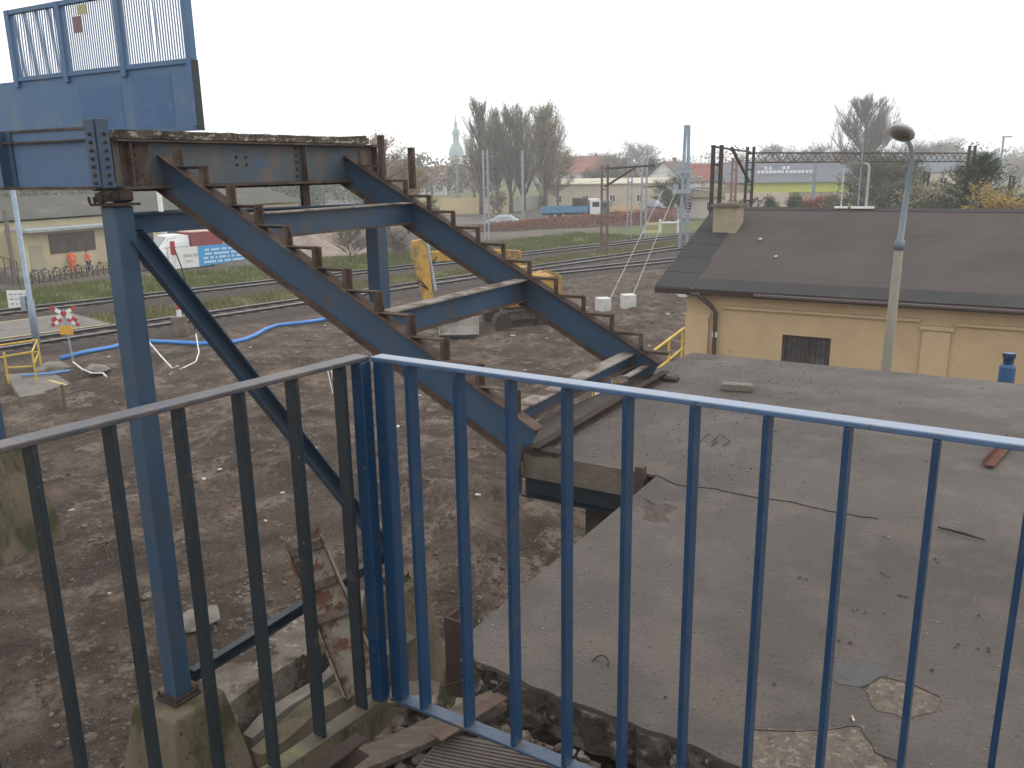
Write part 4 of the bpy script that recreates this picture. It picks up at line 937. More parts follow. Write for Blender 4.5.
# ------------------------------------------------------------ excavator
E0 = at(520, 331, 0); E0 = Vector((E0.x-.1, E0.y+.95, 0)); E0.z = .0
ex = thing('excavator', 'muddy yellow tracked excavator working between the tracks and the stair stringers', 'excavator', E0)
yex = mat('muddy_excavator_yellow', (.50, .29, .05), (.38, .23, .06), 2.5, .7, .3, 20, c3=(.16, .11, .07), t3=(.48, .62), s3=1.5)
mud = mat('muddy_steel', (.20, .165, .13), (.10, .08, .062), 3, .9, .5, 12)
ed = Vector((-.96, -.28, 0)); es = Vector((.28, -.96, 0))       # ed forward (left), es toward the viewer
for s in (-1, 1):
    o = E0+es*(s*.95); pts = []
    for k in range(24):
        t_ = 2*math.pi*k/24; pts.append((math.copysign(abs(math.cos(t_))**.55, math.cos(t_))*1.35, .50+math.sin(t_)*.48))
    m_ = MB(); vs = []; n = len(pts)
    for w_ in (-.25, .25):
        for (a, b_) in pts: vs.append(o+ed*a+es*w_+Z*b_)
    m_.add(vs, [(i, (i+1) % n, n+(i+1) % n, n+i) for i in range(n)]); 
    tk = m_.build('crawler_track', mud, ex)
    m_ = MB()
    for k in range(40):
        t_ = 2*math.pi*k/40; a = math.copysign(abs(math.cos(t_))**.55, math.cos(t_))*1.38; b_ = .50+math.sin(t_)*.51
        m_.obox(o+ed*a+Z*b_, ed*(.03 if abs(a) < 1.2 else .05), es*.26, Z*(.03 if abs(a) < 1.2 else .05))
    m_.build('track_shoes', mat('track_shoe_steel', (.10, .085, .07), (.06, .05, .042), 4, .85), tk)
    m_ = MB()
    for a in (-1.0, 1.0): m_.lathe(o+ed*a+Z*.5-es*.27, [(.38, 0), (.38, .54)], 14, es)
    for a in (-.6, -.2, .2, .6): m_.lathe(o+ed*a+Z*.2-es*.22, [(.14, 0), (.14, .44)], 10, es)
    m_.build('rollers', rust_dk, tk)
MB().obox(E0+Z*.7, ed*.7, es*.75, Z*.2).build('undercarriage', mud, ex)
def pr(poly, w0, w1):
    m_ = MB(); n = len(poly); vs = [E0+ed*a*.95+es*w0*.9+Z*b_ for a, b_ in poly]+[E0+ed*a*.95+es*w1*.9+Z*b_ for a, b_ in poly]
    return m_.add(vs, [(i, (i+1) % n, n+(i+1) % n, n+i) for i in range(n)]+[tuple(range(n))[::-1], tuple(range(n, 2*n))])
pr([(-1.7, 1.1), (.9, 1.1), (.9, 1.7), (-.5, 2.2), (-1.5, 2.5), (-1.8, 2.1)], -1.1, 1.1).build('body', yex, ex, bevel=.05)
pr([(-1.95, 1.2), (-1.71, 1.2), (-1.71, 2.55), (-1.95, 2.4)], -1.0, 1.0).build('counterweight', yex, ex, bevel=.04)
cb = pr([(-.3, 1.92), (.95, 1.62), (1.05, 2.2), (.7, 2.85), (-.3, 2.9)], .25, 1.08).build('cab', yex, ex, bevel=.03)
m_ = pr([(-.1, 2.05), (.8, 1.95), (.85, 2.2), (.6, 2.7), (-.1, 2.75)], 1.082, 1.095); m_.build('cab_window', glass, cb)
# boom, stick, bucket
top = atd(417, 240, E0.y-1.2); bot = atd(428, 300, E0.y-1.5); knee = atd(518, 258, E0.y-.1); root = E0+ed*.6+Z*1.7
def arm_piece(pts, ws, name, m, side=es, th=.2):
    m_ = MB(); n = len(pts); vs = []
    for i, p in enumerate(pts):
        d = (pts[min(i+1, n-1)]-pts[max(i-1, 0)]).normalized(); u_ = d.cross(side).normalized()
        for sx, sy in ((-1, -1), (1, -1), (1, 1), (-1, 1)): vs.append(p+side*(sx*th)+u_*(sy*ws[i]/2))
    fs = [(i*4+k, i*4+(k+1) % 4, i*4+4+(k+1) % 4, i*4+4+k) for i in range(n-1) for k in range(4)]+[(3, 2, 1, 0), tuple((n-1)*4+k for k in range(4))]
    return m_.add(vs, fs).build(name, m, ex, bevel=.02)
el = atd(436, 256, E0.y-.9)
arm_piece([root, root.lerp(knee, .6)+Z*.25, knee, knee.lerp(el, .5)+Z*.12, el, el+(el-knee).normalized()*.4], [.5, .75, .7, .55, .42, .34], 'boom', yex)
arm_piece([top, top.lerp(bot, .25), top.lerp(bot, .6), bot], [.45, .72, .55, .42], 'stick', yex, th=.22)
MB().tube([top.lerp(bot, .1)-ed*-.1-ed*.5+Z*.1, bot-ed*.35+Z*.4], .09, 8).build('stick_ram', galv, ex)
m_ = MB()
for k in range(4):
    m_.tube([el+es*(.1*k-.1), el+ed*.6-Z*(.6+.15*k)+es*.2, top.lerp(bot, .6)+ed*.3+es*.25*(1 if k % 2 else .6)-Z*.1*k, bot+Z*.5+es*.2], .03, 6)
m_.build('hydraulic_hoses', rust_dk, ex)
bk = atd(459, 327, E0.y-2.0); m_ = MB(); prof = [(-.55, .35), (-.5, -.1), (-.2, -.4), (.25, -.42), (.5, -.25), (.35, -.28), (-.1, -.25), (-.36, 0), (-.42, .35)]
bs = X; bd_ = Vector((0, 1, 0)); n = len(prof); vs = []
for w_ in (-.85, .85):
    for a, b_ in prof: vs.append(bk+bs*w_+bd_*a*-1+Z*b_)
m_.add(vs, [(i, (i+1) % n, n+(i+1) % n, n+i) for i in range(n)])
for w_ in (-.87, .85): 
    q = [bk+bs*(w_+e)+bd_*a*-1+Z*b_ for e in (0, .02) for a, b_ in ((-.5, .35), (-.5, -.15), (-.2, -.42), (.3, -.42), (.5, -.28))]
    m_.add(q, [(0, 1, 2, 3, 4), (9, 8, 7, 6, 5), (0, 5, 6, 1), (1, 6, 7, 2), (2, 7, 8, 3), (3, 8, 9, 4), (4, 9, 5, 0)])
m_.build('bucket', mat('scraped_bucket', (.30, .28, .25), (.20, .18, .155), 3, .6, .2), ex)
m_ = MB(); m_.beam(bot, bk+Z*.3, .25, .12); m_.build('bucket_link', mud, ex)
# ------------------------------------------------------------ left foreground ground items
q = at(38, 352, 0); zt_ = 7.4; t = thing('lamp_pole', 'grey-blue steel pole standing beside the crossing sign at the left', 'pole', q)
MB().tube([q, q+Z*2.2, q+Z*2.25, q+Z*9.0], [.15, .15, .11, .09], 10).build('shaft', galv_blue, t, smooth=True)
MB().tube([q+Z*9.0, q+Z*9.3-X*.2, q+Z*9.35-X*1.2], .05, 8).build('arm', galv_blue, t); MB().obox(q+Z*9.33-X*1.4, X*.35, Vector((0, .15, 0)), Z*.06).build('lamp_head', galv, t)
MB().obox(q+Z*2.1-X*.22-Vector((0, .05, 0)), X*.10, Vector((0, .12, 0)), Z*.28).build('junction_box', galv, t)
q = at(21, 312, 0); t = thing('notice_board', 'small white notice board with grey lines on a thin post by the far track', 'sign', q); c = atd(19, 299, q.y); 
MB().tube([q+X*.5, q+X*.5+Z*(c.z+.2)], .04, 6).build('sign_post', galv, t); MB().obox(c, X*.62, Vector((0, .02, 0)), Z*.48).build('sign_plate', white, t)
m_ = MB()
for k in range(3):
    for j, w_ in enumerate((.2, .12, .24, .1)): m_.obox(c+Vector((-.40+j*.27, -.024, .26-k*.26)), X*(w_/2), Vector((0, .003, 0)), Z*.035)
m_.build('lettering', mat('grey_lettering', (.25, .25, .27), rough=.8), t)
# level crossing cross sign
q = at(73, 361, 0); c = atd(64, 315, q.y); t = thing('crossing_sign', 'red and white St Andrew cross with extra lower arms on a grey post', 'crossing sign', q)
MB().tube([q, Vector((c.x, q.y, c.z+.2))], .04, 8).build('sign_post', galv, t)
def crossarm(c, dx, dz, L, w, t, nseg=5):
    a = Vector((dx, 0, dz)).normalized(); s = Vector((-a.z, 0, a.x)); m_ = MB()
    for k in range(nseg):
        t0 = -L/2+L*k/nseg; m_.k = k % 2; m_.obox(c+a*(t0+L/nseg/2), a*(L/nseg/2-.001), Vector((0, .012, 0)), s*w/2)
    return m_.build('cross_arm', [red, white], t)
crossarm(c+Z*.05, 1, .55, 1.15, .15, t); crossarm(c+Z*.05-Vector((0, .03, 0)), 1, -.55, 1.15, .15, t)
crossarm(c+Vector((-.33, 0, -.30)), 1, .55, .5, .14, t, 3); crossarm(c+Vector((.33, 0, -.30)), 1, -.55, .5, .14, t, 3)
c2 = atd(67, 330, q.y); MB().obox(c2-Vector((0, .06, 0)), X*.26, Vector((0, .02, 0)), Z*.17).build('yellow_plate', mat('amber_plate', (.70, .36, .03), (.55, .28, .03), 9, .5), t)
def tape(name, label, pts, m, w=.03, cat='tape'):
    P = [at(*p[:2], p[2] if len(p) > 2 else .05) for p in pts]; P = [Vector((p.x, p.y, max(p.z, gz(p.x, p.y)+.02)+(0))) for p in P]
    return tag(MB().tube(P, w, 5).build(name, m, origin=P[0]), label, cat)
tape('barrier_tape', 'crumpled white tape trailing from the crossing sign over the mound', [(73, 362), (82, 369), (92, 373), (103, 373), (108, 388)], white, .03)
tape('barrier_tape', 'white tape drooping from the orange stake onto the earth', [(148, 341, .9), (160, 355, .4), (172, 368), (178, 366)], white, .03)
tape('barrier_tape', 'thin white tape lying below the raised barrier arm', [(196, 334, .6), (199, 352, .3), (196, 364), (183, 369), (170, 378)], white, .025)
tape('barrier_tape', 'two white strips standing in the earth near the railing corner', [(327, 367, .9), (333, 395, .02), (336, 403, .02), (334, 385, .5), (331, 366, 1.0)], white, .015)
tape('barrier_tape', 'small white tape loop right of the blue hose end', [(331, 315, .3), (333, 308, .5), (330, 303, .3)], white, .03)
q = at(149, 355, 0); tag(MB().beam(q, q+Z*1.55, .12, .12, X).build('wooden_stake', mat('orange_stake', (.25, .10, .06), (.18, .09, .06), 3, .8), origin=q), 'short rusty orange stake holding white tape behind the blue post', 'stake')
q = at(66, 414, 0); tag(MB().beam(q, q+Z*.95, .07, .07, X).build('wooden_stake', mat('brown_stake', (.12, .08, .05), rough=.8), origin=q), 'thin dark stake in the earth in front of the asphalt path end', 'stake')
# guard rail, yellow
q0, q1 = at(9, 384, 0), at(37, 383, 0); q2 = q0+Vector((-1.6, .6, 0))
t = thing('yellow_guard_rail', 'yellow tubular guard rail at the path end beside the grey pole', 'guard rail', q0)
q3 = q1+Vector((-1.0, 2.2, 0))
MB().tube([q2+Z*1.15, q3+Z*1.15, q1+Z*1.15], .035, 8).build('top_rail', yellow, t); MB().tube([q2+Z*.7, q3+Z*.7, q1+Z*.7], .028, 8).build('mid_rail', yellow, t); MB().tube([q0+Z*1.0, q1+Z*1.15], .03, 8).build('top_rail', yellow, t)
MB().tube([q0+Z*.6, q1+Z*.62], .028, 8).build('mid_rail', yellow, t)
for p in (q0, q1, q2, q3): MB().tube([p, p+Z*1.15], .035, 8).build('rail_post', yellow, t)
# blue hose
hp = [(61, 358), (85, 352), (113, 347), (128, 342), (141, 341), (170, 342), (200, 345), (230, 343), (245, 339), (255, 335), (266, 329), (278, 325), (302, 323), (333, 318)]
P = [at(*p, .1) for p in hp]; P = [Vector((p.x, p.y, gz(p.x, p.y)+.10)) for p in P]
tag(MB().tube(P, .085, 10).build('blue_hose', mat('bright_blue_pipe', (.04, .22, .62), (.035, .18, .50), 3, .4), origin=P[0], smooth=True), 'long bright blue water pipe snaking over the earth along the track', 'water pipe')
hp = [(22, 377), (50, 375), (70, 372)]; P = [at(*p, .12)+Z*.06 for p in hp]
tag(MB().tube(P, .05, 8).build('blue_hose', mat('pale_blue_pipe', (.12, .25, .50), rough=.5), origin=P[0]), 'short pale blue pipe lying across the asphalt path end', 'water pipe')
# barrier arm: red/white pole
q = at(181, 336, 0); tq = atd(172, 241, q.y-.0); t = thing('level_crossing_barrier', 'raised red and white level-crossing barrier arm behind the diagonal brace', 'barrier', q)
d = tq-q; n = 7; m_ = MB()
for k in range(n): m_.k = (k+1) % 2; m_.beam(q+d*(k/n), q+d*((k+1)/n-.002), .16, .16, X)
m_.build('boom', [white, red], t); MB().box(q.x-.3, q.x+.3, q.y-.25, q.y+.25, 0, .9).build('barrier_housing', mud, t, bevel=.04)
m_ = MB(); m_.tube([tq-Z*.1, tq+X*.3-Z*1.2, tq+X*.5-Z*2.5, tq+X*.6-Z*4], .03, 5); m_.build('cable', rust_dk, t)
# boulders and slabs lying on the earth
for i, (px_, py_, r, lab) in enumerate(((196, 628, .28, 'round grey boulder in the mud left of the leaning girder'), (97, 366, .45, 'flat pale stone beside the tape trench'), (52, 370, .5, 'flat grey stone at the foot of the grey pole'), (205, 700, .15, 'small pale stone beside the near pier'), (117, 370, .35, 'flat stone just left of the nearest blue post'))):
    a = at(px_, py_, 0 if i not in (0, 3) else 0); a.z = gz(a.x, a.y)+r*.2; m_ = MB(); m_.stone(a, r*1.6, .45); o = tag(m_.build('boulder', conc, origin=a, bevel=.03), lab, 'stone')
# ------------------------------------------------------------ people
def skin_mesh(name, joints, edges, m, parent, sub=2, root=0):
    off = ORG.get(parent.name, Vector((0, 0, 0)))
    me = bpy.data.meshes.new(name); me.from_pydata([tuple(j[0]) for j in joints], edges, []); me.materials.append(m)
    o = bpy.data.objects.new(name, me); COL.objects.link(o); o.parent = parent
    md = o.modifiers.new('skin', 'SKIN'); md.use_smooth_shade = True
    for i, j in enumerate(joints):
        r = j[1]; me.skin_vertices[0].data[i].radius = (r, r) if not isinstance(r, tuple) else r
        me.skin_vertices[0].data[i].use_root = (i == root)
    s = o.modifiers.new('sub', 'SUBSURF'); s.levels = 1; s.render_levels = sub
    return o
def person(label, pos, rz, trousers, stride=.15, lean=.05):
    t = thing('person', label, 'person', pos, 'workers beside the bicycle racks'); t.rotation_euler = (0, 0, rz)
    ORG[t.name] = Vector((0, 0, 0))
    J = [((0, 0, .95), .13), ((0, -lean*.5, 1.15), .125), ((0, -lean, 1.38), .145), ((0, -lean, 1.49), .06), ((0, -lean-.01, 1.57), .085), ((0, -lean-.02, 1.68), .095)]
    Eg = [(0, 1), (1, 2), (2, 3), (3, 4), (4, 5)]
    def add(i, p, r): J.append((p, r)); Eg.append((i, len(J)-1)); return len(J)-1
    add(4, (0, -lean-.10, 1.60), .014)
    for s in (-1, 1):
        st = stride*s
        h = add(0, (.10*s, 0, .88), .095); k = add(h, (.11*s, -st*.6-.02, .48), .062); a = add(k, (.115*s, -st*.5+.02, .09), .042); add(a, (.12*s, -st*.5-.13, .045), .038)
        sh = add(2, (.19*s, -lean, 1.40), .06); el = add(sh, (.25*s, -lean+.02, 1.12), .045); wr = add(el, (.23*s, -lean-.16+.1*s, .92), .030); pm = add(wr, (.23*s, -lean-.20+.1*s, .85), .032)
        for k2 in range(4): f1 = add(pm, (.215*s+.013*(k2-1.5), -lean-.23+.1*s, .80-.004*abs(k2-1)), .009); add(f1, (.21*s+.013*(k2-1.5), -lean-.215+.1*s, .76), .008)
        add(pm, (.20*s, -lean-.245+.1*s, .84), .010)
    skin_mesh('body', J, Eg, mat('skin', (.42, .26, .19), rough=.6), t)
    Jv = [((0, 0, .86), .15), ((0, -lean*.5, 1.15), .15), ((0, -lean, 1.38), .165), ((0, -lean, 1.47), .09)]; Ev = [(0, 1), (1, 2), (2, 3)]
    for s in (-1, 1):
        n = len(Jv); Jv += [((.20*s, -lean, 1.40), .08), ((.25*s, -lean+.02, 1.12), .062), ((.232*s, -lean-.13+.08*s, .95), .045)]; Ev += [(2, n), (n, n+1), (n+1, n+2)]
    skin_mesh('hi_vis_jacket', Jv, Ev, orange, t)
    Jt = [((0, 0, .93), .14)]; Et = []
    for s in (-1, 1):
        st = stride*s; n = len(Jt); Jt += [((.10*s, 0, .86), .11), ((.11*s, -st*.6-.02, .48), .085), ((.115*s, -st*.5+.02, .12), .065)]; Et += [(0, n), (n, n+1), (n+1, n+2)]
    skin_mesh('trousers', Jt, Et, trousers, t)
    MB().lathe(Vector((0, -lean-.015, 1.66)), [(.118, 0), (.115, .05), (.09, .10), (.04, .13), (.005, .135)], 14).build('helmet', mat('dark_cap', (.04, .04, .05), rough=.5), t, smooth=True)
    mb = MB(); 
    for z in (1.02, 1.18): mb.lathe(Vector((0, -.02, z)), [(.166, 0), (.166, .04)], 16)
    mb.build('reflective_band', mat('silver_band', (.6, .6, .6), rough=.4), t)
navy = mat('navy_trousers', (.03, .04, .07), rough=.8)
person('worker in full orange hi-vis suit, left of the two by the bicycles', at(74, 273, 0), .6, orange, .22)
person('worker in orange jacket and dark trousers, right of the two by the bicycles', at(90, 273.5, 0), -.5, navy, .1)
# ------------------------------------------------------------ bicycles
def bicycle(pos, rz, label, col):
    t = thing('bicycle', label, 'bicycle', pos, 'bicycles parked by the fence'); t.rotation_euler = (.12, 0, rz); ORG[t.name] = Vector((0, 0, 0))
    for x in (-.52, .52):
        m_ = MB(); m_.tube([Vector((x+.33*math.cos(k*math.pi/10), 0, .34+.33*math.sin(k*math.pi/10))) for k in range(21)], .018, 6)
        for k in range(8): m_.tube([Vector((x, 0, .34)), Vector((x+.33*math.cos(k*math.pi/4), 0, .34+.33*math.sin(k*math.pi/4)))], .004, 3)
        m_.build('wheel', rust_dk, t)
    m_ = MB(); S, Hh, Bb, R, Fr = (-.15, 0, .82), (.36, 0, .86), (-.05, 0, .30), (-.52, 0, .34), (.52, 0, .34)
    for a, b_ in ((S, Bb), (S, Hh), (Bb, Hh), (R, Bb), (R, S), (Hh, Fr)): m_.tube([Vector(a), Vector(b_)], .018, 6)
    m_.build('frame', col, t)
    MB().tube([Vector((.34, -.25, 1.02)), Vector((.36, 0, .98)), Vector((.34, .25, 1.02))], .014, 6).build('handlebar', galv, t); MB().obox(Vector((-.17, 0, .90)), Vector((.12, 0, 0)), Vector((0, .06, 0)), Vector((0, 0, .025))).build('saddle', rust_dk, t)
    return t
bl_ = ['bicycle nearest the grey pole, in the rack at the left', 'second bicycle from the left in the rack', 'third bicycle from the left, in front of the left worker', 'bicycle directly right of the left worker', 'bicycle between the two workers', 'bicycle below the right worker', 'bicycle last on the right beside the blue bridge post']
cols = [mast_rust, galv, rust_dk, blue_dark, mast_rust, galv, blue_dark]
for i in range(7):
    p = at(37+i*11, 283-i*1.5, 0); bicycle(p, .75+.12*random.uniform(-1, 1), bl_[i], cols[i])
# loop rack and handrail
t = thing('bicycle_rack', 'dark row of hoops forming the bicycle rack by the building', 'bicycle rack', at(30, 286, 0))
for i in range(8):
    p = at(28+i*11, 285-i*1.4, 0); m_ = MB(); m_.tube([p+Vector((.2, .25, 0)), p+Vector((.2, .25, .8)), p+Vector((.35, .4, 1.0)), p+Vector((.5, .55, .8)), p+Vector((.5, .55, 0))], .03, 6); m_.build('hoop', rust_dk, t)
p0, p1 = at(36, 276, 0), at(112, 266, 0); pipe_fence('wall_handrail', 'thin dark handrail behind the two orange workers', 'handrail', [p0.lerp(p1, k/5) for k in range(6)], 1.1, rust_dk, mids=())
# ------------------------------------------------------------ cream station building on the left
cream = mat('cream_render', (.50, .43, .28), (.44, .38, .25), .8, .9, .2, c3=(.36, .32, .22), t3=(.58, .72), s3=.5)
drk = mat('dark_window_glass', (.05, .04, .035), (.09, .07, .06), 1.5, .3)
c0 = at(27, 279, 0); c1 = at(101, 269, 0); fd = (c1-c0).normalized(); fn = Vector((-fd.y, fd.x, 0))    # front line, fn away
st_ = thing('station_building', 'cream station building with a flat grey porch roof and long dark window', 'building', c0)
Ls_ = 50
m_ = MB(); q = c0-fd*22; 
def fbox(mb, s0, s1, w0, w1, z0, z1): return mb.obox(c0+fd*((s0+s1)/2)+fn*((w0+w1)/2)+Z*((z0+z1)/2), fd*((s1-s0)/2), fn*((w1-w0)/2), Z*((z1-z0)/2))
fbox(m_, -26, 34, 1.6, 12, -.2, 3.95); fbox(m_, .0, 9.5, .0, 1.598, -.2, 3.25); m_.build('wall', cream, st_)
zw0, zw1 = atd(60, 258, (c0+fd*2.2).y).z, atd(60, 234, (c0+fd*2.2).y).z
m_ = MB(); fbox(m_, 2.2, 6.2, -.05, -.002, 1.55, 3.0); w_ = m_.build('window', mat('brown_sash', (.07, .05, .04), rough=.6), st_)
m_ = MB(); 
for k in range(5): fbox(m_, 2.3+k*.74, 2.94+k*.74, -.06, -.052, 1.65, 2.9)
m_.build('pane', drk, w_)
m_ = MB(); fbox(m_, .5, 1.6, -.04, -.002, 0, 2.3); m_.build('door', mat('grey_beige_door', (.33, .30, .22), rough=.7), st_)
m_ = MB(); fbox(m_, .0, 10.5, -.9, 1.59, 3.26, 3.46); m_.build('porch_roof', mat('grey_zinc_roof', (.30, .33, .34), (.22, .25, .25), 1.2, .6), st_)
m_ = MB(); fbox(m_, -26.5, 34.5, 1.3, 12.4, 3.96, 4.1); pass
mb = MB(); a0 = c0-fd*26.6+fn*1.2+Z*4.11; a1 = c0+fd*34.6+fn*1.2+Z*4.11; r0_ = c0-fd*26.6+fn*6.8+Z*5.6; r1_ = c0+fd*34.6+fn*6.8+Z*5.6; b0_ = c0-fd*26.6+fn*12.4+Z*4.11; b1_ = c0+fd*34.6+fn*12.4+Z*4.11
mb.add([a0, a1, r1_, r0_, b0_, b1_], [(0, 1, 2, 3), (3, 2, 5, 4), (0, 3, 4), (1, 5, 2), (0, 4, 5, 1)]); mb.build('roof', mat('mossy_grey_roof', (.10, .095, .085), (.07, .075, .055), .6, .95, .4, c3=(.13, .12, .10), t3=(.55, .65), s3=.3), st_)
for k in range(7):
    if 3 < 12+k*3.0 : 
        m_ = MB(); fbox(m_, 12+k*3.1, 13.7+k*3.1, 1.55, 1.597, 1.3, 3.2); w_ = m_.build('window', white, st_); m_ = MB(); fbox(m_, 12.1+k*3.1, 13.6+k*3.1, 1.54, 1.549, 1.4, 3.1); m_.build('pane', drk, w_)
# platform canopy posts and pale pillars
for px_, yb, yt, lab in ((167, 262, 183, 'pale square pillar left of the pickup'), (203, 250, 226, 'white pillar just above the pickup cab')):
    q = at(px_, yb, 0); tag(MB().beam(q, q+Z*(atd(px_, yt, q.y).z), .3, .3, X).build('pillar', white, origin=q), lab, 'pillar')
q = at(12, 285, 0); q.x += .3; tag(MB().tube([q, atd(4, 210, q.y)], .13, 8).build('wooden_pole', mat('grey_wood_pole', (.16, .14, .12), rough=.9), origin=q), 'thin grey wooden pole against the cream wall at the left edge', 'pole')
# ramp with dark fence at left edge
p0, p1 = at(-60, 272, 0), at(20, 285, 0)
m_ = MB(); m_.add([p0, p1, p1+Vector((0, 2, 0)), p0+Vector((0, 2, 0)), p0+Z*1.6, p1+Z*.5, p1+Vector((0, 2, .5)), p0+Vector((0, 2, 1.6))], [(3, 2, 1, 0), (4, 5, 6, 7), (0, 1, 5, 4), (1, 2, 6, 5), (2, 3, 7, 6), (3, 0, 4, 7)]); rmp = tag(m_.build('ramp', conc, origin=p0), 'dark concrete access ramp at the left edge beside the cream building', 'ramp')
pipe_fence('ramp_fence', 'dark railing with many uprights on the ramp at the left edge', 'fence', [p0.lerp(p1, k/14)+Z*(1.6-1.1*k/14) for k in range(15)], 1.1, rust_dk, mids=(.1,))
# ------------------------------------------------------------ vehicles
def loft(t, secs, m, name='body', bev=.03):
    """secs: list of (x, halfwidth_bottom, halfwidth_top, z0, z1)"""
    mb = MB(); vs = []
    for x, wb, wt, z0, z1 in secs: vs += [Vector((x, -wb, z0)), Vector((x, wb, z0)), Vector((x, wb, z0+(z1-z0)*.5)), Vector((x, wt, z1)), Vector((x, -wt, z1)), Vector((x, -wb, z0+(z1-z0)*.5))]
    n = len(secs); fs = [(i*6+k, i*6+6+k, i*6+6+(k+1) % 6, i*6+(k+1) % 6) for i in range(n-1) for k in range(6)]+[tuple(range(6)), tuple((n-1)*6+k for k in range(5, -1, -1))]
    return mb.add(vs, fs).build(name, m, t, bevel=bev)
def wheels(t, xs_, y, r, w=.2):
    for x in xs_:
        for s in (-1, 1):
            m_ = MB(); m_.lathe(Vector((x, s*y-w/2, r)), [(r*.7, 0), (r, .02), (r, w-.02), (r*.7, w)], 16, Vector((0, 1, 0))); wh = m_.build('wheel', mat('tyre_rubber', (.02, .02, .02), rough=.9), t)
            MB().lathe(Vector((x, s*(y+w/2+.004)-.01, r)), [(.02, 0), (r*.6, 0), (r*.6, .02), (.02, .02)], 12, Vector((0, 1, 0))).build('rim', galv, wh)
def car(label, pos, rz, paint, group=None):
    t = thing('parked_car', label, 'car', pos, group); ORG[t.name] = Vector((0, 0, 0)); t.rotation_euler = (0, 0, rz)
    bd2 = loft(t, [(-2.1, .72, .70, .35, .72), (-1.95, .82, .78, .25, .88), (-.9, .86, .82, .22, .93), (.9, .86, .82, .22, .92), (1.8, .82, .76, .25, .80), (2.08, .70, .66, .35, .62)], paint)
    loft(t, [(-1.75, .76, .70, .88, .92), (-1.15, .74, .60, .88, 1.38), (-.2, .74, .62, .88, 1.46), (.45, .74, .60, .88, 1.38), (1.2, .76, .72, .86, .90)], paint, 'roof', .02)
    m_ = MB()
    for s in (-1, 1):
        for q4 in ([(-1.25, .96), (-.25, .96), (-.25, 1.36), (-1.05, 1.32)], [(-.17, .96), (.85, .96), (.40, 1.31), (-.17, 1.36)]):
            m_.add([Vector((x, s*(.765-.28*(z-.9)), z)) for x, z in q4]+[Vector((x, s*(.74-.28*(z-.9)), z)) for x, z in q4], [(0, 1, 2, 3), (7, 6, 5, 4), (0, 4, 5, 1), (1, 5, 6, 2), (2, 6, 7, 3), (3, 7, 4, 0)])
    m_.build('side_windows', glass, t)
    m_ = MB(); m_.add([Vector((1.14, -.64, .95)), Vector((1.14, .64, .95)), Vector((.50, .54, 1.385)), Vector((.50, -.54, 1.385)), Vector((1.10, -.64, .92)), Vector((1.10, .64, .92)), Vector((.46, .54, 1.36)), Vector((.46, -.54, 1.36))], [(0, 1, 2, 3), (7, 6, 5, 4), (0, 4, 5, 1), (1, 5, 6, 2), (2, 6, 7, 3), (3, 7, 4, 0)]); m_.build('windscreen', glass, t)
    for s in (-1, 1): MB().obox(Vector((2.0, s*.5, .62)), Vector((.06, 0, 0)), Vector((0, .14, 0)), Z*.07).build('headlight', white, t)
    wheels(t, (-1.3, 1.3), .74, .31); return t
def paint(n, c): return mat('paint_'+n, c, tuple(x*.85 for x in c), 2, .3)
silver = paint('silver', (.42, .45, .48))
proto = car('silver car parked alone in front of the concrete panel fence', at(502, 226, 0), math.pi*.94, silver)
# white and red pickup
_b0, _b1 = at(170, 271.5, 0), at(253, 263, 0); _bd = (_b1-_b0).normalized(); pos = _b0+_bd*1.9+Vector((-_bd.y, _bd.x, 0))*2.0; pk = thing('pickup_truck', 'white double-cab pickup with a red box body behind the banner', 'pickup truck', pos); ORG[pk.name] = Vector((0, 0, 0)); pk.rotation_euler = (0, 0, math.pi+math.atan2(_bd.y, _bd.x)-.05)
wp = paint('white', (.80, .80, .78)); pk.scale = (1.3, 1.25, 1.36)
loft(pk, [(-2.4, .85, .85, .5, 1.0), (-.2, .88, .86, .45, 1.08), (1.5, .88, .84, .45, 1.08), (2.3, .84, .78, .5, .95), (2.5, .70, .66, .55, .8)], wp)
loft(pk, [(-.35, .80, .74, 1.07, 1.85), (.0, .80, .72, 1.07, 1.92), (.9, .80, .72, 1.07, 1.88), (1.65, .80, .76, 1.06, 1.10)], wp, 'cab')
m_ = MB(); m_.box(-2.45, -.42, -.88, .88, 1.09, 1.98); m_.build('box_body', mat('dull_red_box', (.28, .045, .045), (.22, .04, .04), 2, .6), pk, bevel=.03)
m_ = MB(); m_.box(-2.5, -.38, -.92, .92, 1.98, 2.05); m_.build('box_roof', mat('pinkish_roof', (.5, .33, .30), rough=.7), pk, bevel=.02)
m_ = MB()
for s in (-1, 1):
    for q4 in ([(-.22, 1.22), (.32, 1.22), (.32, 1.75), (-.22, 1.75)], [(.42, 1.22), (1.22, 1.22), (.92, 1.72), (.42, 1.75)]):
        m_.add([Vector((x, s*(.815-.10*(z-1.1)), z)) for x, z in q4]+[Vector((x, s*(.79-.10*(z-1.1)), z)) for x, z in q4], [(0, 1, 2, 3), (7, 6, 5, 4), (0, 4, 5, 1), (1, 5, 6, 2), (2, 6, 7, 3), (3, 7, 4, 0)])
m_.build('side_windows', glass, pk)
m_ = MB(); m_.add([Vector((1.62, -.68, 1.16)), Vector((1.62, .68, 1.16)), Vector((1.0, .64, 1.84)), Vector((1.0, -.64, 1.84)), Vector((1.56, -.68, 1.12)), Vector((1.56, .68, 1.12)), Vector((.94, .64, 1.8)), Vector((.94, -.64, 1.8))], [(0, 1, 2, 3), (7, 6, 5, 4), (0, 4, 5, 1), (1, 5, 6, 2), (2, 6, 7, 3), (3, 7, 4, 0)]); m_.build('windscreen', mat('pale_windscreen', (.20, .22, .22), rough=.2), pk)
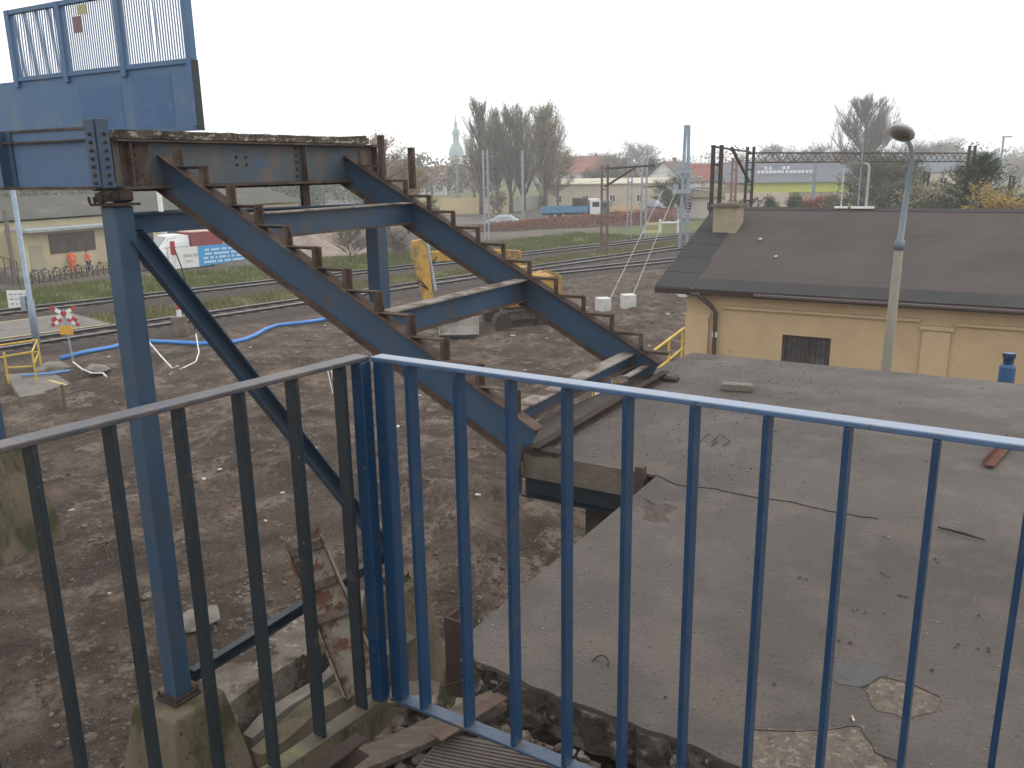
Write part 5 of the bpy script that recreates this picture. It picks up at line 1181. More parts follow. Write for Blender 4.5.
m_ = MB(); m_.box(2.40, 2.53, -.6, .6, .55, .78); m_.build('grille', rust_dk, pk)
for s in (-1, 1): MB().box(2.36, 2.47, s*.62-.12, s*.62+.12, .72, .86).build('headlight', galv, pk)
wheels(pk, (-1.5, 1.65), .78, .38)
# banner in front
b0_, b1_ = at(170, 271.5, 0), at(253, 263, 0); t = thing('banner', 'white and light blue advertising banner with lines of white lettering in front of the pickup', 'banner', b0_)
bdv = (b1_-b0_).normalized(); bn = Vector((bdv.y, -bdv.x, 0)); L = (b1_-b0_).length; z0, z1 = .15, 1.72
def bb(mb, s0, s1, z0_, z1_, o): return mb.obox(b0_+bdv*((s0+s1)/2)+bn*o+Z*((z0_+z1_)/2), bdv*((s1-s0)/2), bn*.006, Z*((z1_-z0_)/2))
m_ = MB(); bb(m_, 0, L*.34, z0, z1, 0); m_.build('white_panel', white, t)
m_ = MB(); m_.add([b0_+bdv*(L*.34)+Z*z0+bn*o for o in (0, .01)]+[b0_+bdv*(L*.97)+Z*(z0+.25)+bn*o for o in (0, .01)]+[b0_+bdv*L+Z*(z0+.5)+bn*o for o in (0, .01)]+[b0_+bdv*(L*.86)+Z*z1+bn*o for o in (0, .01)]+[b0_+bdv*(L*.34)+Z*z1+bn*o for o in (0, .01)], [(1, 3, 5, 7, 9), (8, 6, 4, 2, 0), (0, 2, 3, 1), (2, 4, 5, 3), (4, 6, 7, 5), (6, 8, 9, 7), (8, 0, 1, 9)])
m_.build('blue_panel', mat('banner_blue', (.05, .30, .62), (.045, .26, .56), 1.5, .6), t)
m_ = MB(); rr = random.Random(3)
for k in range(4):
    s = L*(.42-.02*(k > 1))
    while s < L*(.84-.04*(k == 0)+.03*(k > 1)):
        w_ = rr.uniform(.10, .18); bb(m_, s, s+w_*.72, z1-.42-k*.31, z1-.26-k*.31, .022); s += w_+(.16 if rr.random() < .18 else 0)
m_.build('lettering', mat('banner_lettering', (.62, .75, .85), rough=.7), t)
m_ = MB(); s = L*.17
for k in range(6): bb(m_, s, s+.14, .95, 1.2, .022) if k != 3 else bb(m_, s, s+.06, .95, 1.2, .022); s += .2
for k in range(3): bb(m_, L*.19+k*.2, L*.19+k*.2+.13, .58, .72, .022)
m_.build('grey_lettering', mat('pale_grey_ink', (.38, .42, .40), rough=.8), t)
for k in range(5): q = b0_+bdv*(L*k/4.3)-bn*.05; MB().tube([q, q+Z*1.75], .03, 6).build('banner_post', galv, t)
# ------------------------------------------------------------ trucks and cars in the yard
def flat_truck(label, pos, rz, bed, cab, load=None):
    t = thing('flatbed_truck', label, 'truck', pos); ORG[t.name] = Vector((0, 0, 0)); t.rotation_euler = (0, 0, rz)
    MB().box(-5.2, 3.0, -.9, .9, .65, .95).build('chassis', rust_dk, t)
    m_ = MB(); m_.box(-5.3, 1.1, -1.2, 1.2, .96, 1.10); 
    for s in (-1, 1): m_.box(-5.3, 1.1, s*1.2-.03, s*1.2+.03, 1.10, 1.85)
    m_.box(-5.33, -5.27, -1.17, 1.17, 1.10, 1.85); m_.build('dropside_bed', bed, t)
    loft(t, [(1.35, 1.12, 1.08, .7, 2.75), (2.7, 1.12, 1.06, .6, 2.8), (3.15, 1.08, .98, .6, 2.45), (3.25, 1.0, .9, .65, 1.5)], cab, 'cab')
    m_ = MB()
    for s in (-1, 1): m_.box(1.7, 2.7, s*1.10-.03, s*1.10+.03, 1.7, 2.4)
    m_.build('side_windows', glass, t); m_ = MB(); m_.add([Vector((3.20, -.9, 1.6)), Vector((3.20, .9, 1.6)), Vector((3.10, .85, 2.38)), Vector((3.10, -.85, 2.38)), Vector((3.27, -.9, 1.6)), Vector((3.27, .9, 1.6)), Vector((3.19, .85, 2.38)), Vector((3.19, -.85, 2.38))], [(3, 2, 1, 0), (4, 5, 6, 7), (0, 1, 5, 4), (1, 2, 6, 5), (2, 3, 7, 6), (3, 0, 4, 7)]); m_.build('windscreen', glass, t)
    if load: MB().box(-.8, 1.0, -1.1, 1.1, 1.105, 2.9).build('load', load, t)
    wheels(t, (-3.6, -2.4, 2.3), .85, .5, .3); return t
flat_truck('long blue dropside truck with a dark load and white cab', at(579, 219, 0), .10, mat('truck_blue', (.08, .22, .38), (.06, .18, .32), 1.5, .6), white, mat('dark_load', (.06, .04, .04), rough=.9))
q = at(617, 218, 0); t = flat_truck('blue-grey truck with a cream rear, right of the white cab', q, math.pi-.4, mat('cream_load', (.55, .42, .25), rough=.8), mat('dull_blue_cab', (.12, .17, .22), rough=.6)); t.scale = (.7, .8, .9)
CG = 'cars parked in the far yard'
specs = [(560, 201, 'white'), (568, 200, 'grey'), (576, 202, 'white'), (588, 203, 'silver'), (594, 200, 'white'), (636, 207, 'grey'), (642, 205, 'silver'), (648, 206, 'white'), (655, 208, 'silver'), (662, 208, 'darkblue'), (668, 209, 'white')]
cp_ = {'white': wp, 'silver': silver, 'grey': paint('grey', (.2, .22, .25)), 'darkblue': paint('darkblue', (.05, .08, .16))}
cl_ = ['white car first on the left in the far yard row beside the poplars', 'grey car second in the far yard row beside the poplars', 'white car third in the far yard row, above the blue truck bed', 'silver car above the white truck cab', 'white car last in the far yard row, right of the white truck cab', 'grey car first in the row left of the thick mast', 'silver car second in the row left of the thick mast', 'white car third in the row left of the thick mast', 'silver car fourth in the row left of the thick mast', 'dark blue car fifth in the row left of the thick mast', 'white car last in the row, nearest the thick mast']
for i, (px_, py_, cn) in enumerate(specs): car(cl_[i], at(px_, py_, 0), 1.9+random.uniform(-.15, .15), cp_[cn], CG)
# containers / skips
def skip(label, pos, m, L=4, w_=1.8, h=1.7, rz=.1):
    t = thing('container', label, 'container', pos); ORG[t.name] = Vector((0, 0, 0)); t.rotation_euler = (0, 0, rz)
    m_ = MB(); m_.box(-L/2, L/2, -w_/2, w_/2, .1, h); m_.build('shell', m, t, bevel=.03); m_ = MB()
    for k in range(7): m_.box(-L/2+.2+k*(L-.4)/6-.05, -L/2+.2+k*(L-.4)/6+.05, -w_/2-.06, -w_/2-.002, .1, h)
    m_.box(-L/2-.05, L/2+.05, -w_/2-.05, w_/2+.05, h+.002, h+.1); m_.build('ribs', m, t)
skip('dark green waste container in the yard right of the grey fence', at(562, 205, 0), mat('container_green', (.07, .11, .09), rough=.7), 6, 2.2, 2.2)
skip('dark blue container standing at the end of the grey panel fence', at(550, 206, 0), mat('container_navy', (.05, .08, .18), rough=.7), 2.5, 2, 2.8)
# fences
def panel_fence(name, label, p, q, h, m, n, posts=True):
    t = thing(name, label, 'fence', p); d = (q-p)/n; m_ = MB(); ps = MB(); dn = d.normalized(); s = Vector((-dn.y, dn.x, 0))
    for k in range(n): m_.obox(p+d*(k+.5)+Z*h/2, d*.49, s*.05, Z*h/2)
    for k in range(n+1): ps.obox(p+d*k+Z*(h+.1)/2, dn*.09, s*.1, Z*(h+.1)/2)
    m_.build('panels', m, t); ps.build('fence_posts', conc_lt if posts else m, t); return t
panel_fence('wall_fence', 'long plain beige panel fence beyond the tracks left of the poplars', at(395, 216, 0), at(508, 213, 0), 2.6, mat('beige_panel', (.58, .46, .27), (.52, .42, .25), .5, .8), 12, False)
panel_fence('concrete_fence', 'grey concrete panel fence under the poplars', at(509, 212, 0), at(549, 207, 0), 2.3, conc_lt, 10)
# mounds and demolished brick near the far platform
def mound(label, c, r, h, m, seed=1, name='rubble_mound'):
    mb = MB(); n = 26; vs = [(0, 0, h)]; rings = 9
    for i in range(1, rings+1):
        for k in range(n):
            a = 6.283*k/n; rr_ = i/rings; x, y = math.cos(a)*r*rr_, math.sin(a)*r*rr_*.8
            vs.append((x, y, h*math.exp(-3*rr_**2)*(1+.5*noise.noise(Vector((x*.8, y*.8, seed))))-(.2 if i == rings else 0)))
    fs = [(0, 1+k, 1+(k+1) % n) for k in range(n)]
    for i in range(rings-1):
        for k in range(n): fs.append((1+i*n+k, 1+(i+1)*n+k, 1+(i+1)*n+(k+1) % n, 1+i*n+(k+1) % n))
    mb.add([c+Vector(v) for v in vs], fs); return tag(mb.build(name, m, origin=c), label, 'mound')
mound('grey gravel mound seen under the bridge deck on the left', at(252, 206, 0), 14, 4.2, mat('gravel_grey', (.17, .165, .16), (.12, .12, .115), 1, .9), 2)
mound('smaller grey gravel mound under the bridge deck on the right', at(338, 205, 0), 12, 3.2, MAT['gravel_grey'], 5)
mound('heap of broken brick and plaster between the stair stringers', at(318, 252, 0), 6, 2.0, mat('brick_rubble', (.22, .15, .12), (.30, .26, .22), 2.5, .95, .9, 8), 7)
# small houses / huts ------------------------------------------------
def house(label, pos, rz, L, D, hw, hr, wallm, roofm, nw=3, storeys=1, chim=True, cat='house', name='house', group=None):
    t = thing(name, label, cat, pos, group); ORG[t.name] = Vector((0, 0, 0)); t.rotation_euler = (0, 0, rz)
    m_ = MB(); m_.box(-L/2, L/2, -D/2, D/2, -.5, hw)
    m_.add([Vector((-L/2, -D/2, hw)), Vector((-L/2, D/2, hw)), Vector((-L/2, 0, hw+hr)), Vector((L/2, -D/2, hw)), Vector((L/2, D/2, hw)), Vector((L/2, 0, hw+hr))], [(0, 2, 1), (3, 4, 5)]); m_.build('wall', wallm, t)
    r_ = MB(); o = .4; e = hr*o/(D/2)
    for s in (-1, 1):
        a = [Vector((-L/2-o, s*(D/2+o), hw-e)), Vector((L/2+o, s*(D/2+o), hw-e)), Vector((L/2+o, 0, hw+hr)), Vector((-L/2-o, 0, hw+hr))]
        b2 = [p+Z*.16 for p in a]; r_.add(a+b2, [(0, 1, 2, 3), (7, 6, 5, 4), (0, 4, 5, 1), (1, 5, 6, 2), (3, 7, 4, 0)])
    ro = r_.build('roof', roofm, t)
    if chim: MB().box(L*.2, L*.2+.7, .3, .9, hw+hr*.5, hw+hr+.9).build('chimney', mat('brick_chimney', (.28, .15, .11), rough=.9), ro)
    for fl_ in range(storeys):
        z = 1.0+fl_*2.8
        for side in (-1, 1):
            for k in range(nw):
                x = -L/2+L*(k+.5)/nw; m_ = MB(); y0, y1 = (side*D/2-.04, side*D/2-.002) if side < 0 else (D/2+.002, D/2+.04)
                m_.box(x-.55, x+.55, y0, y1, z, z+1.3); w_ = m_.build('window', white, t); m_ = MB(); y0, y1 = (side*D/2-.05, side*D/2-.042) if side < 0 else (D/2+.042, D/2+.05)
                m_.box(x-.45, x-.04, y0, y1, z+.1, z+1.2); m_.box(x+.04, x+.45, y0, y1, z+.1, z+1.2); m_.build('pane', glass, w_)
        for sx in (-1, 1):
            m_ = MB(); x0, x1 = (-L/2-.04, -L/2-.002) if sx < 0 else (L/2+.002, L/2+.04); m_.box(x0, x1, -.5, .5, z, z+1.3); m_.build('window', glass, t)
    return t
wht = mat('white_render', (.62, .62, .60), (.55, .55, .53), .4, .9); crm = mat('pale_cream_render', (.55, .48, .36), (.5, .43, .32), .4, .9); redr = mat('red_tile_roof', (.27, .10, .08), (.22, .09, .075), .5, .9); brnr = mat('brown_tile_roof', (.16, .11, .09), (.13, .09, .08), .5, .9); gryr = mat('grey_sheet_roof', (.13, .14, .155), (.11, .12, .135), .3, .8); mossr = mat('mossy_hut_roof', (.14, .13, .07), (.11, .10, .06), 1, .9); pnk = mat('pink_tile_roof', (.34, .19, .17), (.28, .16, .15), .5, .9)
def atg(px_, py_, d): q = atd(px_, py_, d); q.z = gz(q.x, q.y); return q
house('small pale hut with a mossy brown roof behind the thick mast', at(708, 219, 0)+Vector((1.5, 4, 0)), -.35, 9, 5.5, 2.9, 1.1, mat('pinkish_white_wall', (.55, .48, .44), rough=.9), mossr, 3, 1, True)
house('large white house with a steep red hip roof right of the poplars', atg(584, 190, 250), -.4, 15, 11, 5.6, 4.4, wht, redr, 4, 2)
house('white gabled house with a brown roof left of the thick mast', atg(672, 200, 165), 1.0, 9, 8, 4.4, 3.4, wht, brnr, 3, 2)
house('long white house with a red roof behind the thick mast', atg(697, 200, 172), -.15, 13, 9, 4.4, 2.9, wht, redr, 5, 2)
house('low cream warehouse with a flat pale roof behind the yard', atg(612, 200, 160), -.1, 24, 9, 4.2, .8, crm, mat('pale_flat_roof', (.5, .46, .36), rough=.8), 5, 1, False, 'warehouse', 'warehouse')
rh = [(430, 250, 12, 'pink', 'pink-roofed house in the haze left of the church tower'), (415, 300, 14, 'brown', 'brown-roofed house in the haze behind the autumn tree'), (446, 330, 11, 'red', 'small red-roofed house in the haze below the church tower'), (470, 280, 12, 'pink', 'pink-roofed house half hidden by the left poplar'), (548, 300, 12, 'brown', 'brown-roofed house in the haze between poplars and red-roofed house'), (610, 290, 13, 'brown', 'brown-roofed hazy house left of the slender mast'), (640, 250, 12, 'pink', 'pink-roofed house behind the row of parked cars'), (655, 330, 13, 'red', 'distant red-roofed house above the gabled white house'), (625, 350, 14, 'pink', 'farthest pink-roofed house on the slope'), (735, 210, 13, 'grey', 'grey-roofed house behind the gantry leg'), (840, 260, 16, 'grey', 'hazy grey-roofed house behind the roof lamp'), (925, 190, 16, 'grey', 'pale grey shed between the street lamp and the pine')]
rm_ = {'pink': pnk, 'brown': brnr, 'red': redr, 'grey': gryr}
for i, (px_, d_, L, rc, lab) in enumerate(rh): house(lab, atg(px_, 190, d_), random.uniform(-.6, .6), L*.8, 8, 3.6+.8*(i % 3), 3.0, [wht, crm][i % 2], rm_[rc], 3, 1+(i % 2))
# supermarket
q = atd(790, 200, 135); q.z = 0; t = thing('supermarket', 'long low supermarket with a grey roof and yellow-green fascia band', 'supermarket', q); ORG[t.name] = Vector((0, 0, 0)); t.rotation_euler = (0, 0, -.12); L = 19
m_ = MB(); m_.box(-L/2, L/2, 0, 20, 0, 4.2); m_.build('wall', crm, t); m_ = MB(); m_.box(-L/2*.75, L/2+.3, -.3, -.002, 2.9, 4.4); m_.build('fascia', mat('lime_fascia', (.50, .55, .10), (.45, .48, .10), .5, .6), t)
m_ = MB(); m_.add([Vector((-L/2-.5, -1.0, 4.41)), Vector((L/2+.5, -1.0, 4.41)), Vector((L/2+.5, 10, 7.3)), Vector((-L/2-.5, 10, 7.3)), Vector((-L/2-.5, 21, 4.41)), Vector((L/2+.5, 21, 4.41))], [(0, 1, 2, 3), (3, 2, 5, 4), (0, 3, 4), (1, 5, 2), (4, 5, 1, 0)]); rfo2 = m_.build('roof', gryr, t)
m_ = MB(); rr = random.Random(5)
for k in range(15): m_.box(-4.6+k*.62, -4.6+k*.62+rr.uniform(.34, .5), 3.6, 3.7, 5.75, 6.2)
m_.build('roof_lettering', white, t)
m_ = MB(); 
for k in (0, 1, 4, 5): m_.box(-3.2+k*.7, -2.75+k*.7, 5.6, 5.7, 6.35, 6.8)
m_.build('roof_lettering', white, t)
m_ = MB(); m_.box(-L/2*.6, L/2*.9, -.06, -.002, .3, 2.6); m_.build('shop_window', mat('salmon_shop_front', (.45, .28, .20), (.35, .25, .2), 1, .5), t)
# graffiti wall
q = atd(757, 205, 100); q.z = 0; t = thing('graffiti_wall', 'low pale wall with black graffiti scrawl behind the roof ridge', 'wall', q)
MB().box(q.x-3.6, q.x+3.6, q.y, q.y+.3, 0, 4.0).build('wall_face', mat('pale_wall', (.55, .47, .38), rough=.9), t); m_ = MB(); rr = random.Random(9)
for k in range(8):
    cx = q.x-3.2+k*.5; cz = 3.0+rr.uniform(-.2, .2); m_.tube([Vector((cx+.28*math.cos(a*.7+k), q.y-.02, cz+.35*math.sin(a*.9+k))) for a in range(9)], .06, 4)
m_.build('graffiti', mat('black_spray', (.05, .05, .06), rough=.8), t)
# church tower
q = atg(457, 170, 520); t = thing('church_tower', 'hazy baroque church tower with a bulbous copper spire above the rooftops', 'church tower', q); ORG[t.name] = Vector((0, 0, 0)); zb = atd(457, 165, 520).z-q.z; k_ = 520/850.
MB().box(-3.8, 3.8, -3.8, 3.8, -2, zb+8*k_*1.0).build('tower_wall', wht, t); hz_ = zb+8*k_
MB().lathe(Vector((0, 0, hz_)), [(4.6, 0), (4.6, 2), (3.9, 4.5), (2.4, 7), (1.8, 8), (1.8, 12), (2.6, 12.5), (2.0, 14.5), (.9, 16), (.8, 18), (1.1, 18.5), (.35, 20), (.15, 24)], 12).build('spire', mat('pale_copper', (.22, .30, .30), rough=.7), t)
MB().box(-1.0, 1.0, -3.9, -3.805, zb, zb+3).build('belfry_opening', dark, t)
# ------------------------------------------------------------ trees
bark = mat('grey_bark', (.12, .10, .085), (.08, .07, .06), 3, .95); bark2 = mat('pale_twigs', (.21, .185, .165), (.17, .15, .135), 3, .95)
def leafm(n, a, b_): return mat('leaves_'+n, a, b_, .6, .85, c3=tuple(x*.6 for x in a), t3=(.5, .62), s3=1.6)
def make_tree(name, label, cat, pos, h, spread, kind, lm, seed, group=None, leafn=5000, lsz=.2, tw=.03):
    rn = random.Random(seed); t = thing(name, label, cat, pos, group); ORG[t.name] = Vector((0, 0, 0))
    tr_ = MB(); tw_ = MB(); lf_ = MB(); tips = []
    def limb(p, d, L, r, lev, mb):
        n = 4; pts = [p]; q = p.copy(); dd = d.copy()
        for i in range(n):
            dd = (dd+Vector((rn.uniform(-1, 1), rn.uniform(-1, 1), rn.uniform(-.4, .8)))*.12+(Z*.10 if kind in ('poplar', 'bare') else Z*.02)).normalized(); q = q+dd*L/n; pts.append(q.copy())
        mb.tube(pts, [r*(1-.75*i/n) for i in range(n+1)], 5 if lev < 2 else 3, cap=False)
        if lev >= 3 or L < .5: tips.extend(pts[1:]); return
        if lev >= 2: tips.extend(pts[2:])
        m = {0: 0, 1: 7, 2: 6}.get(lev, 4)+(2 if kind == 'bare' and lev == 1 else 0)
        for k in range(m):
            f_ = rn.uniform(.2, 1); i = min(n-1, int(f_*n)); pp_ = pts[i].lerp(pts[i+1], f_*n-i); a = rn.uniform(0, 6.283); sp = {'poplar': .38, 'bare': .55}.get(kind, .85)
            nd = (dd+Vector((math.cos(a), math.sin(a), rn.uniform(-.1, .4)))*sp).normalized(); limb(pp_, nd, L*rn.uniform(.4, .62), max(tw, r*.45), lev+1, tw_)
    nt_ = 3 if kind == 'poplar' else 1
    trunkh = h*(.12 if kind == 'poplar' else .22)
    base = Vector((0, 0, -.2)); pts = [base]
    for i in range(1, 9): pts.append(Vector((rn.uniform(-.1, .1)*i*.3, rn.uniform(-.1, .1)*i*.3, h*.93*i/8)))
    rt_ = h*.018; tr_.tube(pts, [rt_*(1.15-i/8.4) for i in range(9)], 8)
    nb = 60 if kind in ('poplar', 'bare') else 30
    for k in range(nb):
        f_ = rn.uniform(.10 if kind != 'round' else .22, .95); i = min(7, int(f_*8)); p = pts[i].lerp(pts[i+1], f_*8-i); a = k*2.4+rn.uniform(-.4, .4)
        el_ = {'poplar': 1.9, 'bare': .75, 'round': .35, 'bush': .5}[kind]; d = Vector((math.cos(a), math.sin(a), el_*rn.uniform(.7, 1.3))).normalized()
        prof = {'poplar': (1-f_)**.65+.22, 'bare': (1-f_)**.55, 'round': math.sqrt(max(.05, 1-(f_*1.3-.45)**2)) if abs(f_*1.3-.45) < 1 else .3, 'bush': 1-f_*.6}[kind]
        limb(p, d, spread*prof*rn.uniform(.7, 1.1)*(1.3 if kind == 'poplar' else 1), rt_*.4, 1, tr_)
    tr_.build('trunk', bark, t, smooth=True); tw_.build('twigs', bark2, t)
    if leafn:
        per = leafn/max(1, len(tips))
        for p in tips:
            k = int(per)+(rn.random() < per-int(per))
            for _ in range(k):
                c = p+Vector((rn.gauss(0, 1), rn.gauss(0, 1), rn.gauss(0, 1)))*lsz*1.8; a = Vector((rn.uniform(-1, 1), rn.uniform(-1, 1), rn.uniform(-1, 1))).normalized(); b2 = a.orthogonal().normalized(); s = lsz*rn.uniform(.5, 1.1)
                lf_.add([c-a*s, c+b2*s*.5, c+a*s, c-b2*s*.5], [(0, 1, 2, 3)])
        lf_.build('foliage', lm, t)
    return t
olive = leafm('olive', (.24, .215, .13), (.29, .25, .155)); brn = leafm('brown', (.19, .12, .06), (.15, .10, .05)); orl = leafm('orange', (.34, .17, .05), (.26, .15, .05)); grn = leafm('green', (.05, .075, .03), (.07, .09, .035)); yel = leafm('yellow', (.45, .28, .04), (.36, .24, .05)); redl = leafm('red', (.25, .05, .04), (.20, .07, .05)); gry = leafm('greybrown', (.12, .105, .085), (.10, .09, .07))
PG = 'tall poplars behind the concrete fence'
for i, (px_, pt_, d_, sp, lab, lfn) in enumerate(((481, 101, 140, 4.2, 'tallest thin poplar at the left end of the poplar row', 2000), (497, 112, 150, 4.4, 'second poplar from the left, with sparse crown', 1600), (511, 110, 143, 4.4, 'third poplar from the left in the row', 2000), (524, 113, 152, 4.4, 'fourth poplar from the left in the row', 2300), (546, 112, 140, 4.6, 'broadest dense poplar at the right end of the row', 15000))):
    q = atd(px_, 200, d_); q.z = 0; hh = atd(px_, pt_, d_).z; make_tree('poplar_tree', lab, 'tree', q, hh, sp, 'poplar', olive if i != 1 else gry, 20+i, PG, lfn, .15, .022)
q = atd(558, 205, 146); q.z = 0; make_tree('willow_tree', 'low spreading olive tree at the right foot of the poplars', 'tree', q, 10, 3.0, 'round', olive, 40, None, 6000, .15, .02)
q = atd(860, 205, 150); q.z = 0; make_tree('bare_tree', 'large bare fan-shaped tree behind the roof lamp', 'tree', q, atd(860, 98, 150).z*1.0, 8.8, 'bare', gry, 31, None, 24000, .09, .035)
q = atd(388, 215, 95); q.z = 0; make_tree('autumn_tree', 'autumn tree with thin orange leaves behind the end of the bridge deck', 'tree', q, atd(388, 137, 95).z, 3.4, 'round', orl, 33, None, 2600, .12, .03)
q = atd(408, 215, 100); q.z = 0; make_tree('autumn_tree', 'smaller orange-brown tree right of the railing stub', 'tree', q, atd(412, 162, 100).z, 2.2, 'round', orl, 34, None, 2200, .12, .03)
q = atd(498, 205, 128); q.z = 0; make_tree('pollarded_tree', 'small dark forked tree in front of the poplars', 'tree', q, 5, 1.8, 'bush', gry, 35, None, 0, .1, .06)
for i, (px_, pt_, d_, sp, lm_, lab) in enumerate(((672, 178, 118, 2.4, grn, 'dark green bushy tree just left of the thick mast'), (655, 165, 170, 3.5, grn, 'dark conifer-like tree behind the grey mast with side arm'), (615, 160, 200, 5, gry, 'grey hazy tree behind the rusty bracket mast'), (600, 175, 185, 4, grn, 'dark tree in front of the big white house'), (715, 178, 190, 3, gry, 'grey tree behind the dark twin mast'), (890, 164, 85, 3.8, grn, 'broad dark green bush left of the street lamp'), (872, 166, 88, 2.8, grn, 'olive bush behind the roof lamp'), (905, 180, 80, 2.2, grn, 'rounded green bush behind the street lamp pole'), (928, 188, 62, 2.0, olive, 'yellow-green bush between the lamp and the pine'), (795, 194, 90, .8, grn, 'small dark conifer in front of the supermarket'), (772, 196, 92, .7, grn, 'small dark shrub left of the supermarket conifer'), (815, 197, 92, 1.0, redl, 'reddish shrub in front of the supermarket'), (832, 196, 88, 1.0, brn, 'brown shrub under the roof lamp head'), (930, 146, 230, 7, gry, 'big rounded hazy tree above the gantry at the right'), (905, 150, 250, 6, gry, 'hazy tree left of the big rounded one'), (775, 148, 260, 6, gry, 'hazy tree above the supermarket roof'), (810, 150, 255, 5, gry, 'second hazy tree above the supermarket roof'), (640, 148, 300, 7, gry, 'hazy pale tree on the slope left of the thick mast'))):
    q = atd(px_, 205, d_); q.z = gz(q.x, q.y); hh = atd(px_, pt_, d_).z-q.z; make_tree('broadleaf_tree', lab, 'tree', q, hh, sp, 'round', lm_, 50+i, 'trees and shrubs beyond the tracks', 3800 if d_ > 150 else 5200, .24 if d_ > 150 else .13, .035)
# pine
q = atd(972, 235, 55); q.z = 0; hp_ = atd(975, 155, 55).z; t = thing('pine_tree', 'dark shaggy pine rising behind the right end of the roof', 'tree', q); ORG[t.name] = Vector((0, 0, 0)); rn = random.Random(4)
tr_ = MB(); tr_.tube([Vector((0, 0, -.1)), Vector((.05, 0, hp_*.5)), Vector((0, .05, hp_))], [.16, .09, .02], 8); nd = MB()
for k in range(230):
    z = rn.uniform(.2, .98)*hp_; a = rn.uniform(0, 6.28); L = (1-z/hp_)**.75*4.8*rn.uniform(.5, 1.1)+.25; d = Vector((math.cos(a), math.sin(a), rn.uniform(.2, .9))).normalized(); e = Vector((0, 0, z))+d*L; tr_.tube([Vector((0, 0, z)), e], [.03, .008], 4)
    for j in range(int(26*L)+12):
        p = Vector((0, 0, z))+d*L*rn.uniform(.25, 1.03)+Vector((rn.gauss(0, .10), rn.gauss(0, .10), rn.gauss(0, .10))); dd = (d+Vector((rn.uniform(-1, 1), rn.uniform(-1, 1), rn.uniform(-.3, 1)))*.8).normalized(); s = dd.orthogonal().normalized()*.03; nd.add([p-s, p+s, p+dd*rn.uniform(.14, .28)], [(0, 1, 2)])
tr_.build('trunk', bark, t); nd.build('needles', leafm('pine', (.028, .05, .025), (.045, .065, .03)), t)
q = atd(1012, 225, 50); q.z = 0; make_tree('autumn_shrub', 'bright yellow shrub at the right end of the roof ridge', 'shrub', q, atd(1010, 184, 50).z, 2.3, 'round', yel, 77, None, 7000, .085, .015)
q = atd(985, 225, 52); q.z = 0; make_tree('autumn_shrub', 'smaller ochre shrub at the foot of the pine', 'shrub', q, atd(990, 198, 52).z, 1.6, 'round', yel, 78, None, 3000, .08, .015)
q = at(432, 238, 0); make_tree('green_shrub', 'leafy green shrub beyond the tracks above the excavator arm', 'shrub', q, 4.2, 1.6, 'bush', grn, 79, None, 3500, .10, .02)
q = at(350, 262, 0); make_tree('bare_shrub', 'tangled brown leafless shrub right of the brick heap', 'shrub', q, 3.0, 1.8, 'bush', brn, 80, None, 900, .07, .02)
q = at(395, 262, 0); make_tree('bare_shrub', 'tangled brown leafless shrub behind the blue bridge post', 'shrub', q, 2.8, 1.6, 'bush', brn, 81, None, 900, .07, .02)
# red creeper hedge
hd_ = MB(); rn = random.Random(6); a0, a1 = at(470, 232, 0), at(672, 223, 0)
for i in range(16000):
    s = rn.random(); c = a0.lerp(a1, s); hgt = (.6+1.2*s**.6)*(1+.35*noise.noise(Vector((s*30, 0, 0)))); p = c+Vector((rn.gauss(0, .5), rn.gauss(0, .9), hgt*rn.random()**.7)); a = Vector((rn.uniform(-1, 1), rn.uniform(-1, 1), rn.uniform(-1, 1))).normalized(); b2 = a.orthogonal().normalized(); q_ = .10*rn.uniform(.5, 1.2)
    hd_.k = 0 if rn.random() < .35+.5*s else 1; hd_.add([p-a*q_, p+b2*q_*.6, p+a*q_, p-b2*q_*.6], [(0, 1, 2, 3)])
tag(hd_.build('hedge', [redl, brn]), 'rambling hedge of red and brown leaves along the yard edge', 'hedge', kind='stuff')
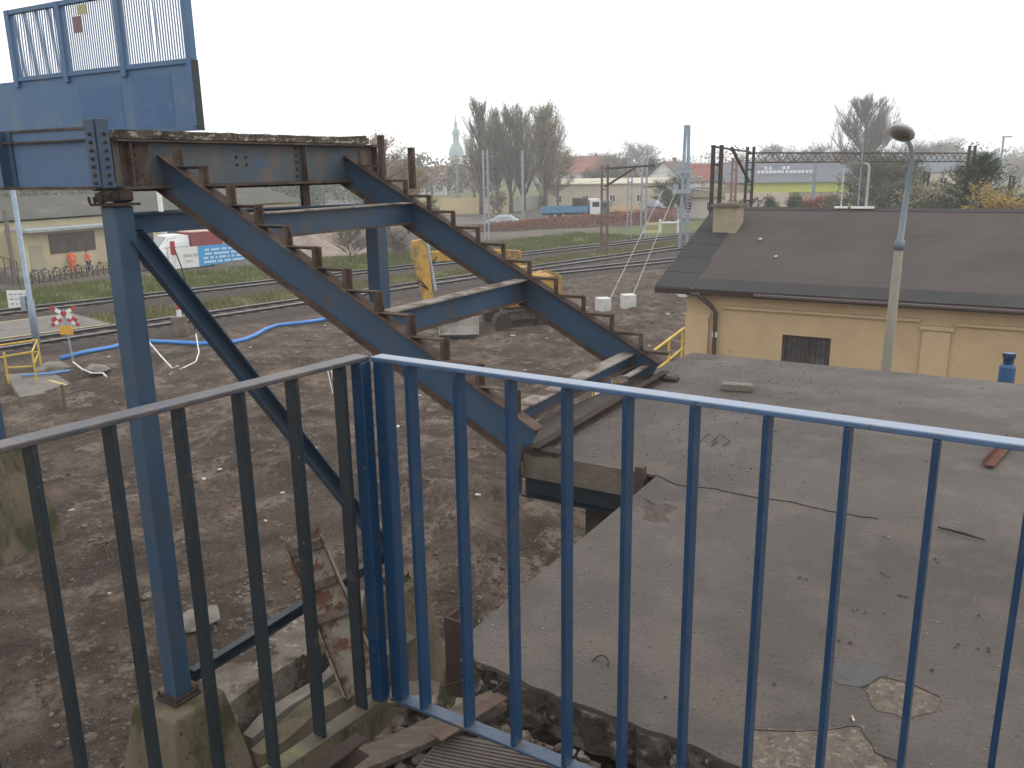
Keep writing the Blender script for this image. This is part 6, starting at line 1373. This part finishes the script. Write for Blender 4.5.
# far wood on the rising ground
wd_ = MB(); rn = random.Random(12)
for i in range(1200):
    d_ = rn.uniform(190, 430)*(1 if rn.random() < .75 else 1.35); a = rn.uniform(-.80, .72); x = a*d_
    if -.02 < a < .25 and d_ < 300: continue
    if a > .2 and d_ < 250: continue
    z = gz(x, d_); hh = rn.uniform(6, 11)*(1.25 if noise.noise(Vector((a*9, d_*.01, 0))) > 0 else .8); r = hh*.42; wd_.k = rn.choice((0, 0, 1, 2))
    wd_.tube([Vector((x, d_, z)), Vector((x, d_, z+hh*.7))], [.3, .1], 4, cap=False)
    for j in range(150):
        v = Vector((rn.gauss(0, 1), rn.gauss(0, 1), rn.gauss(0, 1))).normalized()*rn.uniform(.45, 1.0)**.5; p = Vector((x+v.x*r*rn.uniform(.5, 1), d_+v.y*r, z+hh*.58+v.z*hh*.42)); b2 = Vector((rn.uniform(-1, 1), rn.uniform(-1, 1), rn.uniform(-1, 1))).normalized(); c2 = b2.orthogonal().normalized(); q_ = rn.uniform(.25, .65); wd_.add([p-b2*q_, p+c2*q_*.6, p+b2*q_, p-c2*q_*.6], [(0, 1, 2, 3)])
tag(wd_.build('far_wood', [gry, brn, grn]), 'hazy grey-brown woodland filling the horizon behind the town', 'wood', kind='stuff')
# hillside scrub left
q = MB(); rn = random.Random(15)
for i in range(150):
    x = rn.uniform(-150, -30); d_ = rn.uniform(105, 210); hh = rn.uniform(3, 8); r = hh*.5; q.k = rn.choice((0, 2, 2))
    for j in range(130):
        v = Vector((rn.gauss(0, 1), rn.gauss(0, 1), rn.gauss(0, 1))).normalized()*rn.random()**.33; p = Vector((x+v.x*r, d_+v.y*r, hh*.5+v.z*hh*.5)); b2 = Vector((rn.uniform(-1, 1), rn.uniform(-1, 1), rn.uniform(-1, 1))).normalized(); c2 = b2.orthogonal().normalized(); s = rn.uniform(.2, .45); q.add([p-b2*s, p+c2*s*.6, p+b2*s, p-c2*s*.6], [(0, 1, 2, 3)])
tag(q.build('scrub', [gry, brn, grn]), 'dull green scrub covering the ground behind the cream station building', 'scrub', kind='stuff')
# ------------------------------------------------------------ haze
hzm = bpy.data.materials.new('haze'); hzm.use_nodes = True; n_ = hzm.node_tree.nodes; n_.remove(n_['Principled BSDF']); pv_ = n_.new('ShaderNodeVolumePrincipled'); pv_.inputs['Color'].default_value = (.97, .985, 1, 1); pv_.inputs['Density'].default_value = .0010; pv_.inputs['Anisotropy'].default_value = .2
hzm.node_tree.links.new(pv_.outputs[0], n_['Material Output'].inputs['Volume'])
hb = MB(); hb.box(-1300, 1500, -260, 1400, -30, 52); hz = hb.build('haze', hzm); hz['kind'] = 'stuff'; hz['label'] = 'pale autumn haze over the yard and town'
